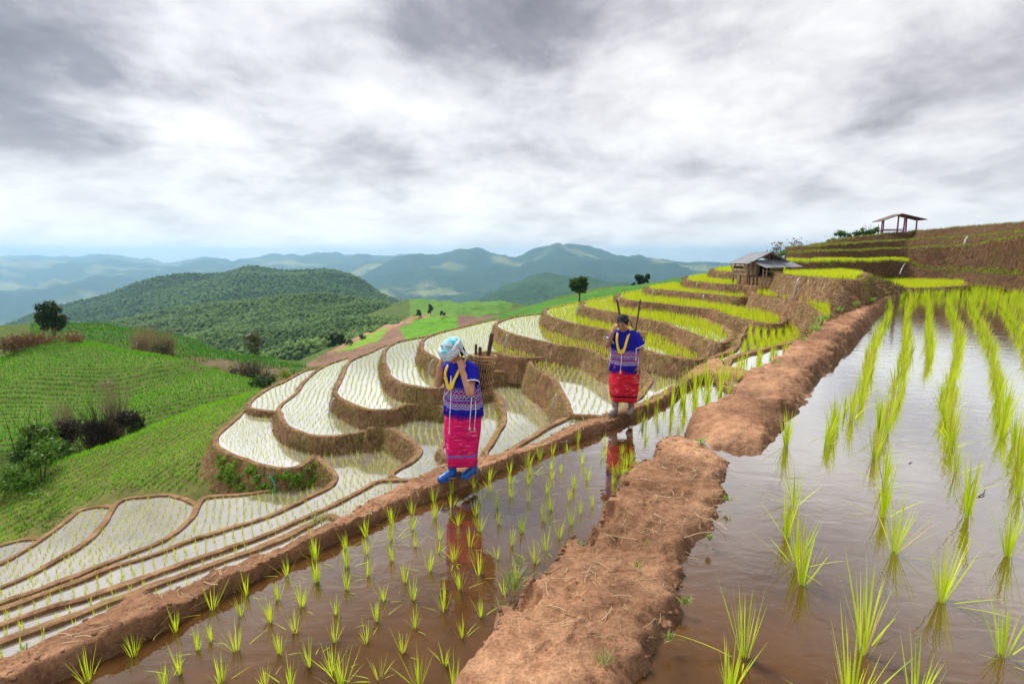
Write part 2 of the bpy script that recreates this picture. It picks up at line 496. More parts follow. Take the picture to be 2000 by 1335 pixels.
# ------------------------------------------------------------------ terraces: outer edge of each rim as seen, and its depth below the eye
TER = {
 'T1': (8.10, [(415,855),(418,870),(439,884),(490,903),(544,914),(580,912),(607,898),(616,890),(640,860),(600,830),(580,805),(545,798),(483,797),(455,818),(430,838)]),
 'T1b': (7.85, [(483,797),(500,771),(524,755),(550,744),(572,732),(600,720),(616,718),(640,712),(605,748),(595,768),(570,788),(555,806),(537,803)]),
 'T2': (7.45, [(539,798),(544,810),(550,824),(559,833),(580,842),(602,850),(630,853),(655,852),(678,849),(700,846),(716,841),(740,825),(700,800),(672,775),(680,745),(695,705),(680,697),(646,707),(623,717),(600,735),(586,747),(577,764),(562,776),(550,785)]),
 'T3': (6.67, [(652,765),(654,772),(667,780),(684,789),(705,798),(727,801),(750,801),(777,799),(788,791),(802,789),(855,791),(864,795),(880,797),(905,788),(935,772),(962,765),(972,780),(979,800),(979,822),(969,838),(962,850),(950,868),(940,890),(1000,905),(1100,850),(1120,800),(1080,750),(1030,720),(960,712),(880,730),(820,740),(775,725),(765,700),(772,676),(757,672),(720,687),(690,699),(677,707),(671,717),(664,732),(658,746),(653,757)]),
 'T4': (5.97, [(748,688),(746,700),(751,715),(755,731),(765,739),(780,747),(802,754),(825,757),(864,757),(900,752),(935,738),(964,725),(1000,725),(1023,727),(1034,712),(1030,698),(960,680),(880,690),(850,672),(840,652),(831,655),(780,665),(757,675)]),
 'T5': (5.19, [(824,664),(821,680),(830,689),(846,697),(864,706),(905,699),(951,685),(972,690),(1005,696),(1027,698),(1057,697),(1080,696),(1105,688),(1100,660),(1040,640),(980,630),(972,622),(930,630),(894,639),(862,646),(831,657)]),
 'S': (5.35, [(1032,708),(1041,719),(1062,730),(1077,741),(1090,760),(1100,780),(1107,800),(1112,809),(1140,811),(1170,812),(1215,900),(1290,900),(1260,760),(1225,725),(1185,690),(1120,668),(1060,680)]),
 'R2': (5.45, [(985,880),(1005,867),(1035,850),(1080,823),(1112,810),(1170,812),(1230,830),(1210,960),(1080,1010),(980,930)]),
 'T6': (4.47, [(966,631),(973,641),(993,650),(1027,659),(1065,668),(1095,674),(1122,677),(1140,680),(1162,689),(1185,702),(1215,711),(1245,717),(1258,730),(1262,745),(1256,757),(1240,775),(1215,820),(1300,860),(1390,780),(1350,700),(1300,682),(1230,652),(1170,630),(1080,608),(1056,611),(1005,617)]),
 'T7': (3.76, [(1062,611),(1066,615),(1080,620),(1125,633),(1178,643),(1204,657),(1230,673),(1255,683),(1285,691),(1307,696),(1337,699),(1360,703),(1405,674),(1380,650),(1300,620),(1230,603),(1150,592),(1128,590),(1087,597),(1066,602)]),
 'T8': (3.16, [(1134,596),(1150,601),(1187,608),(1225,616),(1255,622),(1292,629),(1315,638),(1345,650),(1360,656),(1375,662),(1397,668),(1412,670),(1435,650),(1400,628),(1300,598),(1230,580),(1198,577),(1175,581),(1150,584),(1138,589)]),
 'T9': (2.70, [(1203,576),(1208,580),(1225,586),(1267,590),(1300,593),(1345,599),(1382,602),(1412,613),(1445,622),(1490,631),(1512,633),(1532,628),(1530,614),(1480,604),(1420,594),(1360,584),(1300,574),(1262,566),(1240,568),(1212,572)]),
 'T10': (2.25, [(1258,561),(1272,564),(1292,565.5),(1330,569),(1375,573),(1412,577),(1450,580),(1465,576),(1460,566),(1400,561),(1340,555),(1318,552),(1292,554),(1268,558)]),
 'T11': (1.72, [(1336,543),(1345,548),(1375,551),(1420,555),(1450,556),(1490,559),(1530,558),(1548,552),(1560,545),(1540,538),(1450,537),(1400,536),(1387,535),(1350,538)]),
 'T12': (1.14, [(1390,525.5),(1396,529),(1435,531),(1500,534),(1560,536),(1600,534),(1600,526),(1500,521),(1430,521),(1403,523)]),
 'V1': (2.95, [(1382,702),(1400,691),(1425,680),(1437,662),(1445,646),(1470,625),(1540,622),(1575,645),(1600,680),(1520,720),(1440,720)]),
 'U1': (2.00, [(1465,570),(1500,579),(1540,586),(1562,591),(1582,601),(1591,613),(1590,626),(1580,640),(1576,648),(1588,652),(1620,634),(1655,615),(1690,599),(1695,585),(1640,565),(1560,551),(1500,552),(1472,560)]),
 'X': (0.95, [(1522,534),(1550,538),(1595,541),(1645,545),(1672,546),(1690,541),(1690,532),(1600,523),(1530,526)]),
 'W': (1.90, [(1700,550),(1730,554),(1760,561),(1800,562),(1850,560),(1890,556),(1850,545),(1700,541)]),
 'C': (2.35, [(1396,738),(1398,718),(1410,703),(1440,689),(1490,677),(1540,666),(1580,655),(1600,680),(1560,730),(1490,765),(1440,762),(1412,752)]),
 'Q': (7.30, [(716,840),(728,835),(742,832),(760,837),(776,846),(797,860),(813,874),(815,882),(800,897),(772,914),(758,926),(800,945),(850,945),(880,905),(880,870),(870,800),(800,795),(740,812)]),
 'Q2': (7.05, [(876,860),(861,867),(855,877),(862,888),(877,896),(900,930),(970,930),(990,860),(985,790),(930,780),(880,810)]),
 'P': (8.10, [(-200,1254),(0,1183),(132,1136),(225,1099),(298,1078),(370,1050),(430,1031),(490,1015),(537,997),(575,980),(605,965),(635,950),(650,937),(648,926),(635,913),(619,899),(613,893),(640,870),(700,850),(760,845),(810,870),(790,930),(720,1000),(600,1070),(450,1140),(280,1210),(0,1330),(-200,1420)]),
 'R': (7.20, [(-200,1300),(0,1213),(140,1168),(280,1121),(355,1094),(430,1069),(505,1043),(580,1012),(640,985),(700,954),(738,934),(770,933),(800,932),(830,928),(850,912),(885,897),(900,960),(840,1060),(700,1120),(560,1175),(430,1230),(280,1300),(0,1420),(-200,1500)]),
 's1': (6.60, [(-200,1330),(0,1243),(150,1191),(280,1142),(355,1115),(430,1089),(500,1064),(540,1048),(590,1024),(640,1000),(740,1100),(560,1240),(400,1330),(200,1450),(0,1560),(-200,1650)]),
 'O': (8.80, [(430,963),(412,965),(394,969),(383,978),(374,997),(367,1010),(355,1024),(340,1036),(302,1057),(240,1081),(150,1117),(90,1140),(0,1172),(-200,1245),(-200,1300),(0,1240),(280,1135),(400,1085),(500,1050),(600,1010),(650,960),(640,940),(520,955),(470,961)]),
 'N': (9.50, [(242,970),(222,980),(208,1002),(196,1020),(172,1047),(150,1064),(120,1081),(75,1108),(25,1131),(0,1142),(-200,1215),(-200,1270),(0,1215),(200,1140),(340,1090),(400,1030),(395,985),(330,962),(280,966)]),
 'M': (10.2, [(172,987),(150,994),(127,1011),(105,1029),(82,1047),(45,1071),(0,1096),(-200,1165),(-200,1240),(0,1180),(180,1090),(240,1020),(225,985),(195,984)]),
 'L': (10.8, [(62,1046),(30,1052),(0,1061),(-120,1100),(-250,1150),(-200,1200),(0,1130),(110,1070),(100,1050)]),
}
DEPTH = dict(T1=1.3, T2=1.1, T3=1.3, T4=1.3, T5=1.3, U1=2.0, X=1.7, S=2.2, R2=2.4, T6=1.6, s1=1.6, R=1.6, C=2.0, T9=1.2, V1=1.4, W=0.9)
FLARE = dict(T1=0.55, S=0.3, R2=0.3, U1=0.4, X=0.3, T3=0.3, Q=0.45)
TPOLY = {}
def ring_normals(c):
    t = np.roll(c, -1, 0) - np.roll(c, 1, 0)
    n = np.stack([t[:, 1], -t[:, 0]], 1)
    n /= np.maximum(np.linalg.norm(n, axis=1, keepdims=True), 1e-9)
    return n
def poly_area(c):
    return 0.5 * np.sum(c[:, 0] * np.roll(c[:, 1], -1) - np.roll(c[:, 0], -1) * c[:, 1])
def smooth_ring(c, k):
    for _ in range(k):
        c = 0.5 * c + 0.25 * (np.roll(c, 1, 0) + np.roll(c, -1, 0))
    return c
def terrace(key, D, outline, bw=0.20, bh=0.06):
    depth = DEPTH.get(key, 1.2); flare = FLARE.get(key, 0.33)
    pts = [P(px, py, D - bh)[:2] for px, py in outline]
    dist = np.mean([p[1] for p in pts])
    step = 0.22 if dist < 24 else 0.32
    c = catmull(pts, step, True)
    if poly_area(c) < 0: c = c[::-1]
    c = smooth_ring(c, 2)
    TPOLY[key] = c
    n = smooth_ring(ring_normals(c), 3)          # points outward for a counter-clockwise ring
    n /= np.maximum(np.linalg.norm(n, axis=1, keepdims=True), 1e-9)
    m = len(c)
    zr, zw = CZ - D + bh, CZ - D
    wob = fbm(c[:, 0] * 0.9, c[:, 1] * 0.9, D, 3)
    hb = fbm(c[:, 0] * 2.6, c[:, 1] * 2.6, D + 5, 4) * 0.022
    jag = n * (0.03 * fbm(c[:, 0] * 1.9, c[:, 1] * 1.9, D + 2, 4))[:, None]
    c = c + jag
    rows = []
    inn = bw * (1 + 0.25 * wob)
    # water-side foot of the rim, rim top (two rows), then the riser in six rows
    rows.append(np.c_[c - n * (inn + 0.05)[:, None], np.full(m, zw - 0.05)])
    rows.append(np.c_[c - n * inn[:, None], zr + 0.6 * hb])
    rows.append(np.c_[c - n * (inn * 0.55)[:, None], zr + hb + 0.006])
    rows.append(np.c_[c, zr + hb - 0.015])
    K = 8
    for k in range(1, K + 1):
        f = k / K
        off = 0.02 + flare * depth * f ** 1.25
        nz = 0.07 * fbm(c[:, 0] * 2.2, c[:, 1] * 2.2, D * 3 + f * depth * 2.2, 3) + 0.10 * vnoise(c[:, 0] * 0.7, c[:, 1] * 0.7, f * 1.3)
        rows.append(np.c_[c + n * (off + nz * min(1, f * 3))[:, None], np.full(m, zr - 0.02 - depth * f)])
    V = np.concatenate(rows)
    Fq = grid_faces(m, len(rows), True)[:, ::-1]
    mi = np.zeros(len(Fq), int); mi[3 * m:] = 1
    me = np_mesh('rice_terrace', V, Fq)
    o = link('rice_terrace', me, [M['rim'], M['bank']])
    me.polygons.foreach_set('material_index', mi)
    sm = np.ones(len(Fq), bool); sm[:4 * m] = False      # trodden rims keep their crumbly facets
    me.polygons.foreach_set('use_smooth', sm)
    o['kind'] = 'structure'
    # water sheet inside the rim
    w = c - n * (inn + 0.02)[:, None]
    w3 = [Vector((x, y, zw)) for x, y in w]
    tr = tessellate_polygon([w3])
    me2 = bpy.data.meshes.new('paddy_water')
    me2.from_pydata([tuple(v) for v in w3], [], [tuple(t) for t in tr])
    bm = bmesh.new(); bm.from_mesh(me2)
    bmesh.ops.recalc_face_normals(bm, faces=bm.faces)
    for f in bm.faces:
        if f.normal.z < 0: f.normal_flip()
    bm.to_mesh(me2); bm.free()
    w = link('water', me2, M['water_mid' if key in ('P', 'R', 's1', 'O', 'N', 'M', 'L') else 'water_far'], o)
    return o
for k, (D, ol) in TER.items():
    terrace(k, D, ol)

# ------------------------------------------------------------------ hillside terrain as a height field through surveyed points
ctrl = []
def c3(px, py, d): ctrl.append(Pd(px, py, d))
def cD(px, d, D): ctrl.append(Vector(((px - 1000) / F * d * 1.0, d, CZ - D)))
for k, (D, ol) in TER.items():
    off = {'T1': 0.55, 'T1b': 0.5, 'L': 0.7, 'M': 0.6, 'N': 0.6}.get(k, 1.55)
    ring = TPOLY[k]
    for i in range(0, len(ring), max(1, len(ring) // 9)):
        ctrl.append(Vector((ring[i, 0], ring[i, 1], CZ - D - off)))
# under the two near ponds and the bank below the path
for (x, y) in ((-3, 2), (0, 2), (3, 2), (6, 3), (0, 5), (3, 7), (6, 8), (10, 12), (14, 18), (18, 24), (10, 4), (20, 12), (26, 22)):
    ctrl.append(Vector((x, y, -1.6)))
for (x, y) in ((-7, 3), (-6, 6), (-4, 8), (-1, 11), (2, 13), (-10, 1)):
    ctrl.append(Vector((x, y, -5.6)))
G1 = [(415,868,22.3),(440,897,21),(400,930,20.7),(300,955,20.7),(250,960,21),(170,975,21.4),(60,1033,20.4),(0,1043,20.2),(-150,1080,19.2),
 (330,880,24.5),(250,910,24),(150,945,23.5),(50,990,22),(525,752,33.5),(490,767,32),(437,785,31),(367,806,30.5),(297,837,29.5),(245,858,28.5),(175,880,27.5),(122,897,26.5),(70,921,26),(0,950,25.5)]
G2 = [(0,872,36),(140,885,37),(250,866,37),(400,802,42),(500,757,46),(0,760,48),(150,770,48),(300,762,49),(0,700,62),(60,674,66),(110,660,66),(200,672,62),(300,692,57),(370,712,53.5),(430,730,51),(512,752,48)]
G3 = [(330,702,80),(400,727,72),(480,750,62),(560,737,62),(200,665,95),(0,640,105),(100,640,110),(200,638,112),(300,650,110),(380,668,104),(450,688,95),(520,705,85),(590,722,76)]
FF = [(600,714,88),(625,696,120),(650,690,130),(720,665,150),(800,640,190),(850,625,230),(612,690,140),(680,665,190),(745,640,240),(790,622,300),(850,613,330),
 (880,602,400),(950,600,420),(1000,590,450),(900,592,480),(850,588,520),(800,584,560),
 (940,619,130),(1000,605,130),(1050,592,130),(1150,570,135),(1250,557,140),(1330,545,140),(1400,529,150),
 (1000,614,80),(1060,607,60),(1140,593,55),(1230,574,60),(1330,550,65)]
for q in G1 + G2 + G3 + FF: c3(*q)
for q in [(480,40,14.6),(367,38,14.6),(245,36,14.6),(122,34,15.2),(0,32,15.6),(-150,30,16.2),(-300,32,17),
 (100,85,17),(250,80,17),(350,72,16.7),(450,64,16.4),(540,58,15.6),
 (100,160,40),(300,160,42),(450,140,40),(560,115,32),(0,170,45),(-200,120,25),(-200,60,14),(-300,45,15),
 (600,250,66),(700,300,66),(760,380,68),(500,300,75),(300,350,80),(100,350,80),
 (1000,200,30),(1150,200,26),(1300,210,20),(1400,210,14),(1100,400,60),(1300,400,50),(900,300,36),(1000,300,40),
 (1600,62,0.8),(1800,62,-1.6),(2000,58,-2.0),(1450,62,2.6),(2300,50,-2.0),(1800,95,0),(2100,95,-1),(1500,95,3.4),(1600,200,8),(1900,200,4),(2200,200,4),(1500,400,40),(2000,400,20),
 (700,600,90),(900,600,70),(300,600,110),(1200,600,90),(0,600,110)]:
    cD(*q)
cp_ = np.array([tuple(v) for v in ctrl])
# drop near-duplicates
keep = []
for i in range(len(cp_)):
    if all(np.hypot(*(cp_[i, :2] - cp_[j, :2])) > 0.5 for j in keep): keep.append(i)
cp_ = cp_[keep]
_C = 2.0
def _phi(r): return np.sqrt(r * r + _C * _C)
_A = _phi(np.hypot(cp_[:, None, 0] - cp_[None, :, 0], cp_[:, None, 1] - cp_[None, :, 1]))
_A -= np.eye(len(cp_)) * 0.15
_B = np.c_[np.ones(len(cp_)), cp_[:, 0] / 100, cp_[:, 1] / 100]
_K = np.block([[_A, _B], [_B.T, np.zeros((3, 3))]])
_w = np.linalg.solve(_K, np.r_[cp_[:, 2], 0, 0, 0])
def ground_z(x, y):
    x = np.asarray(x, float); y = np.asarray(y, float)
    sh = x.shape; x = x.ravel(); y = y.ravel()
    r = np.empty(len(x))
    for i in range(0, len(x), 20000):
        s = slice(i, i + 20000)
        ph = _phi(np.hypot(x[s, None] - cp_[None, :, 0], y[s, None] - cp_[None, :, 1]))
        r[s] = ph @ _w[:-3] + _w[-3] + _w[-2] * x[s] / 100 + _w[-1] * y[s] / 100
    dd = np.hypot(x, y)
    r += fbm(x * 0.16, y * 0.16, 0, 4) * np.clip(dd * 0.0045 - 0.02, 0.04, 2.0)
    return r.reshape(sh)
na, nr = 420, 330
ang = np.linspace(R(-64), R(64), na)
rad = np.geomspace(6.0, 640.0, nr)
A2, R2_ = np.meshgrid(ang, rad)
gx, gy = R2_ * np.sin(A2), R2_ * np.cos(A2)
gz = ground_z(gx, gy)
# land cover by area
COVER = np.zeros(gx.shape + (3,)); COVER[:] = (0.075, 0.115, 0.022)
def pix_np(x, y, z):
    zz = z - CZ; dep = y * cp - zz * sp; up = y * sp + zz * cp
    return 1000 + F * x / dep, 667.5 - F * up / dep
gu, gv = pix_np(gx, gy, gz)
SOIL = (0.23, 0.125, 0.065); CORN_SOIL = (0.15, 0.14, 0.035)
def cover(poly, col, dmin=0, dmax=1e9):
    m = inside(poly, gu, gv) & (gy > dmin) & (gy < dmax)
    COVER[m] = col
COVER[(gy > 40) & (gy < 66) & (gx < -12)] = (0.10, 0.145, 0.028)                       # maize slope across the gully
COVER[(gy > 24) & (gy < 34) & (gx < -10)] = (0.11, 0.14, 0.03)
COVER[(gy > 19) & (gy < 27) & (gx < -8)] = (0.125, 0.13, 0.036)
cover([(60,636),(340,655),(600,715),(600,740),(430,700),(330,672),(80,655)], (0.05, 0.125, 0.02), 70, 125)
cover([(330,690),(560,715),(560,760),(430,765)], (0.13, 0.10, 0.05), 52, 90)
cover([(560,730),(640,688),(700,655),(760,630),(800,625),(860,640),(820,690),(560,760)], (0.205, 0.125, 0.085), 80, 700)
cover([(640,688),(700,655),(755,632),(850,608),(900,612),(900,622),(790,632),(740,650),(640,692)], (0.33, 0.19, 0.115), 80, 700)
cover([(650,690),(740,645),(760,640),(740,665),(690,680)], (0.16, 0.29, 0.03), 80, 700)
cover([(780,640),(830,618),(900,616),(900,650),(800,672)], (0.10, 0.25, 0.02), 80, 700)
cover([(895,616),(980,616),(980,650),(895,650)], (0.17, 0.10, 0.075), 80, 700)
cover([(900,640),(985,612),(1080,585),(1200,560),(1345,540),(1345,560),(1180,600),(1000,640),(900,660)], (0.06, 0.17, 0.022), 40, 200)
cover([(800,575),(1000,575),(1000,616),(800,616)], (0.095, 0.20, 0.03), 200, 700)
V = np.stack([gx, gy, gz], -1).reshape(-1, 3)
me = np_mesh('hillside', V, grid_faces(na, nr)[:, ::-1], COVER.reshape(-1, 3))
hill = link('hillside', me, M['ground']); hill['kind'] = 'structure'

# ------------------------------------------------------------------ lofted hills
def loft(name, rows, nu, sub, amp, freq, col, colvar=None, kind='structure', mat='far'):
    rows = [resample(catmull([tuple(Pd(*q)) for q in r], 1e9 if len(r) < 3 else np.mean([q[2] for q in r]) * 0.02), nu) for r in rows]
    out = []
    for i in range(len(rows) - 1):
        for k in range(sub):
            f = k / sub
            out.append(rows[i] * (1 - f) + rows[i + 1] * f)
    out.append(rows[-1])
    G = np.array(out)
    x, y, z = G[..., 0], G[..., 1], G[..., 2]
    nz = fbm(x * freq, y * freq, 3.3, 5, 0.55)
    rid = 1 - np.abs(fbm(x * freq * 0.6 + 40, y * freq * 0.6, 1.7, 4, 0.5)) * 1.4
    edge = np.ones(len(out)); edge[0] = 0.3
    crest = np.array([0.55 if abs(i - (len(rows) - 2) * sub) < 2 else 1.0 for i in range(len(out))])
    G[..., 2] = z + amp * (0.5 * nz + 0.5 * (rid - 0.4)) * (edge * crest)[:, None]
    c = np.zeros(G.shape); c[:] = col
    if colvar is not None: c = colvar(G, c)
    me = np_mesh(name, G.reshape(-1, 3), grid_faces(nu, len(out))[:, ::-1], c.reshape(-1, 3))
    o = link(name, me, M[mat]); o['kind'] = kind
    return o, G
def back(r, dy, dd): return [(x, y + dy, d + dd) for x, y, d in r]
h1c = [(-120,668,720),(0,655,720),(150,640,715),(300,615,705),(400,600,700),(480,588,700),(560,580,680),(650,577,650),(735,588,600),(768,604,560),(795,626,500)]
h1b = [(-120,720,400),(0,722,390),(150,722,370),(300,722,350),(400,722,330),(480,722,310),(560,715,300),(640,692,300),(700,668,330),(760,642,380),(795,632,450)]
h1m = [(x, (y1 + y2) / 2 - 4, (d1 + d2) / 2) for (x, y1, d1), (_, y2, d2) in zip(h1c, h1b)]
H1o, H1 = loft('hill', [h1b, h1m, h1c, back(h1c, 40, 180)], 150, 12, 16, 0.008, (0.045, 0.085, 0.022), mat='far')
h2c = [(-150,690,1250),(0,640,1250),(100,600,1280),(200,578,1300),(290,547,1300),(340,538,1300),(440,534,1300),(490,524,1300),(545,530,1300),(620,525,1300),(660,530,1300),(700,545,1280),(735,570,1250),(775,586,1200),(840,612,1150)]
h2b = [(-150,720,900),(0,680,900),(100,660,900),(200,650,900),(300,640,900),(400,632,900),(500,625,900),(600,618,900),(700,618,900),(775,622,950),(840,640,1000)]
H2o, H2 = loft('hill', [h2b, h2c, back(h2c, 50, 400)], 170, 20, 26, 0.0035, (0.04, 0.085, 0.028))
h3c = [(840,610,2500),(900,598,2500),(940,581,2500),(1000,557,2500),(1050,540,2500),(1110,546,2500),(1160,556,2500),(1200,560,2500),(1250,552,2600),(1300,550,2700),(1400,545,2800),(1500,530,2900)]
h3b = [(840,625,1700),(950,622,1700),(1100,620,1700),(1300,610,1700),(1500,600,1800)]
H3o, H3 = loft('hill', [h3b, h3c, back(h3c, 30, 700)], 200, 24, 75, 0.003, (0.035, 0.075, 0.03))
def fields(G, c):
    k = fbm(G[..., 0] * 0.0011, G[..., 1] * 0.0022, 0.5, 4)
    m = np.clip((k - 0.25) * 5, 0, 1)[..., None]
    return c * (1 - m) + np.array((0.20, 0.22, 0.10)) * m
h4c = [(600,560,6000),(680,540,6000),(720,520,6000),(790,506,6000),(850,496,6000),(920,493,6000),(960,500,6000),(1000,505,6000),(1040,497,6000),(1090,484,6000),(1140,485,6000),(1180,495,6000),(1230,503,6000),(1300,505,6000),(1350,510,6000),(1420,518,6000),(1600,515,6000)]
h4b = [(600,600,3300),(900,600,3300),(1200,590,3300),(1600,580,3300)]
H4o, H4 = loft('mountain', [h4b, h4c, back(h4c, 20, 1500)], 220, 26, 150, 0.0018, (0.03, 0.065, 0.04), fields)
h5c = [(-700,512,9000),(-300,500,9000),(-100,508,9000),(0,504,9000),(60,510,9000),(150,503,9000),(250,503,9000),(330,512,9000),(400,504,9000),(450,511,9000),(520,501,9000),(600,505,9000),(700,499,9000),(760,500,9000),(900,508,9000)]
h5b = [(-700,660,3000),(-300,655,3000),(0,650,3000),(300,640,3000),(600,610,3400),(900,590,4000)]
H5o, H5 = loft('mountain', [h5b, h5c, back(h5c, 15, 2500)], 260, 30, 190, 0.0014, (0.035, 0.07, 0.045), fields)
me = np_mesh('valley', [(-16000, 500, -720), (16000, 500, -720), (16000, 12500, -720), (-16000, 12500, -720)], [(0, 1, 2, 3)], np.full((4, 3), (0.06, 0.1, 0.05)))
valley = link('valley', me, M['far']); valley['kind'] = 'structure'

# the bare cut slopes above the ponds on the right, with narrow ledges
px_ = [1535, 1600, 1680, 1775, 1800, 1850, 1900, 1950, 2000, 2100, 2300, 2700]
ys = [
 ([533,534,537,543,546,551,556,563,575,600,665,820], [30,31,36,40,39,38,36,33,30,27,23,17], 0),
 ([512,512,512,513,525,530,532,535,540,560,600,700], [31,32,37,41,40,39,37,34,31,28,24,18], 0),
 ([508.5,508,508,508,518,520,522,525,528,545,580,660], [33.5,34.5,39.5,43,40.6,39.6,37.6,34.6,31.6,28.6,24.6,18.6], 0),
 ([494,491,489,486,484,481,479,470,464,452,435,400], [34.6,35.6,40.6,44,41.6,40.6,38.6,35.6,32.6,29.6,25.6,19.6], 0),
 ([493,490,488,485,483,480,478,469,463,451,434,398], [36.2,37.2,42.2,45.6,43,42,40,37,34,31,27,21], 0),
 ([486,480,475,469,467,464,461,458,452,441,420,370], [37,38,43,46.4,44,43,41,38,35,32,28,22], 0),
 ([485.5,479.5,474.5,468.5,466.5,463.5,460.5,457.5,451.5,440.5,419,368], [38.5,39.5,44.5,48,45.5,44.5,42.5,39.5,36.5,33.5,29.5,23.5], 0),
 ([485,477,462,451,449,445,441,438,431,418,392,330], [40,41,46,49.6,47,46,44,41,38,35,31,25], 0)]
rows = []
for yy, dd, _ in ys:
    rows.append(resample(catmull([tuple(Pd(a, b, c)) for a, b, c in zip(px_, yy, dd)], 0.4), 360))
top = rows[-1]
for dy, dz in ((6, 0.02), (16, -1.2), (34, -4.5), (60, -12)):
    q = top.copy(); k = (top[:, 1] + dy) / top[:, 1]
    q[:, 0] *= k; q[:, 1] *= k; q[:, 2] += dz
    rows.append(q)
out = []
for i in range(len(rows) - 1):
    sub = [10, 3, 9, 3, 7, 3, 7, 3, 3, 3, 3][i]
    for k in range(sub):
        f = k / sub
        out.append(rows[i] * (1 - f) + rows[i + 1] * f)
out.append(rows[-1])
G = np.array(out)
nz = 0.10 * fbm(G[..., 0] * 1.3, G[..., 1] * 1.3, G[..., 2] * 1.6, 4) + 0.16 * fbm(G[..., 0] * 0.35, G[..., 1] * 0.35, G[..., 2] * 0.4, 2)
G[..., 1] += nz; G[..., 2] += 0.5 * nz
me = np_mesh('cut_slope', G.reshape(-1, 3), grid_faces(360, len(out))[:, ::-1])
slope = link('cut_slope', me, M['cut']); slope['kind'] = 'structure'
RH = G

# brown bank running from the green terrace down to the path junction
r0 = resample(catmull([tuple(Pd(*q)) for q in [(1640,546,20.6),(1660,545,21.4),(1685,541,23.5),(1712,543,26),(1737,552,28.2),(1766,564,30)]], 0.3), 120)
r1 = resample(catmull([tuple(Pd(*q)) for q in [(1610,640,14.2),(1650,612,16.8),(1690,596,19.5),(1722,580,23),(1745,571,26),(1768,566,29.6)]], 0.3), 120)
rb = r0 + np.array([2.5, 7, -0.9])
G = np.array([r1 * (1 - f) + r0 * f for f in np.linspace(0, 1, 16)] + [r0 * (1 - f) + rb * f for f in np.linspace(0.15, 1, 5)])
nz = 0.08 * fbm(G[..., 0] * 1.4, G[..., 1] * 1.4, G[..., 2] * 1.6, 4)
G[..., 1] += nz; G[..., 2] += 0.4 * nz
bank2 = link('earth_bank', np_mesh('earth_bank', G.reshape(-1, 3), grid_faces(120, len(G))[:, ::-1]), M['bank']); bank2['kind'] = 'structure'
BK2 = G

# ------------------------------------------------------------------ the two near ponds and the mud paths
DA, DB = 2.37, 2.25
def sheet(name, pts, mat):
    c = catmull([tuple(p[:2]) for p in pts], 0.5, True)
    z = pts[0][2]
    w3 = [Vector((x, y, z)) for x, y in c]
    me = bpy.data.meshes.new(name)
    me.from_pydata([tuple(v) for v in w3], [], [tuple(t) for t in tessellate_polygon([w3])])
    bm = bmesh.new(); bm.from_mesh(me)
    for f in bm.faces:
        f.normal_update()
        if f.normal.z < 0: f.normal_flip()
    bm.to_mesh(me); bm.free()
    o = link(name, me, mat); o['kind'] = 'structure'
    return o, c
WL = [(-250,1390),(0,1282),(100,1240),(200,1190),(300,1152),(400,1115),(500,1078),(600,1040),(650,1014),(740,966),(780,946),(830,926),(870,913),(905,904),(940,895),(1020,870),(1065,855),(1100,837),(1160,815),(1190,803),(1240,788),(1290,765),(1320,748),(1350,722),(1380,706),(1402,697)]
WR = [(-250,1530),(0,1390),(110,1335),(200,1296),(300,1250),(400,1192),(470,1152),(540,1112),(600,1085),(666,1056),(725,1031),(755,1012),(800,993),(860,970),(909,951),(963,926),(1029,901),(1094,876),(1134,861),(1190,840),(1240,818),(1275,803),(1305,787),(1335,764),(1350,756),(1380,747),(1430,747)]
ML = [(700,1900),(800,1560),(880,1390),(905,1335),(950,1260),(985,1200),(1020,1160),(1060,1118),(1100,1087),(1140,1058),(1150,1025),(1178,988),(1200,957),(1245,925),(1290,886),(1325,868)]
MR = [(1200,1900),(1250,1560),(1275,1390),(1287,1335),(1303,1280),(1340,1210),(1373,1150),(1388,1095),(1402,1050),(1430,992),(1452,948),(1449,917),(1424,897),(1385,880),(1345,868),(1335,866)]
NL = [(1335,852),(1345,832),(1380,813),(1420,790),(1430,770),(1452,752),(1490,736,2.35),(1515,720,2.33),(1540,697,2.28),(1560,680,2.2),(1577,665,2.1),(1592,650,2.05),(1604,640,2.03),(1625,622,2.0),(1655,606,1.98),(1690,592,1.96),(1725,576,1.95),(1765,561,1.95)]
NR = [(1345,862),(1380,880),(1440,893),(1500,893),(1528,882),(1545,858),(1575,820),(1600,782),(1625,744),(1650,706),(1680,668),(1705,640),(1728,612),(1750,590),(1785,570),(1815,562)]
sheet('pond_water', [P(x, y, DA) for x, y in [(-250,1480),(0,1340),(300,1205),(600,1062),(900,935),(1150,835),(1330,745),(1400,735),(1455,750),(1400,790),(1330,860),(1200,985),(1080,1150),(960,1400),(850,1900),(-200,2100)]], M['water_near'])
sheet('pond_water', [P(x, y, DB) for x, y in [(1000,1900),(1100,1400),(1230,1180),(1340,1010),(1390,900),(1352,872),(1352,860),(1420,850),(1500,800),(1590,700),(1680,610),(1760,566),(1850,558),(1950,560),(2050,575),(2200,610),(2500,700),(3200,1000),(3200,1900)]], M['water_near'])

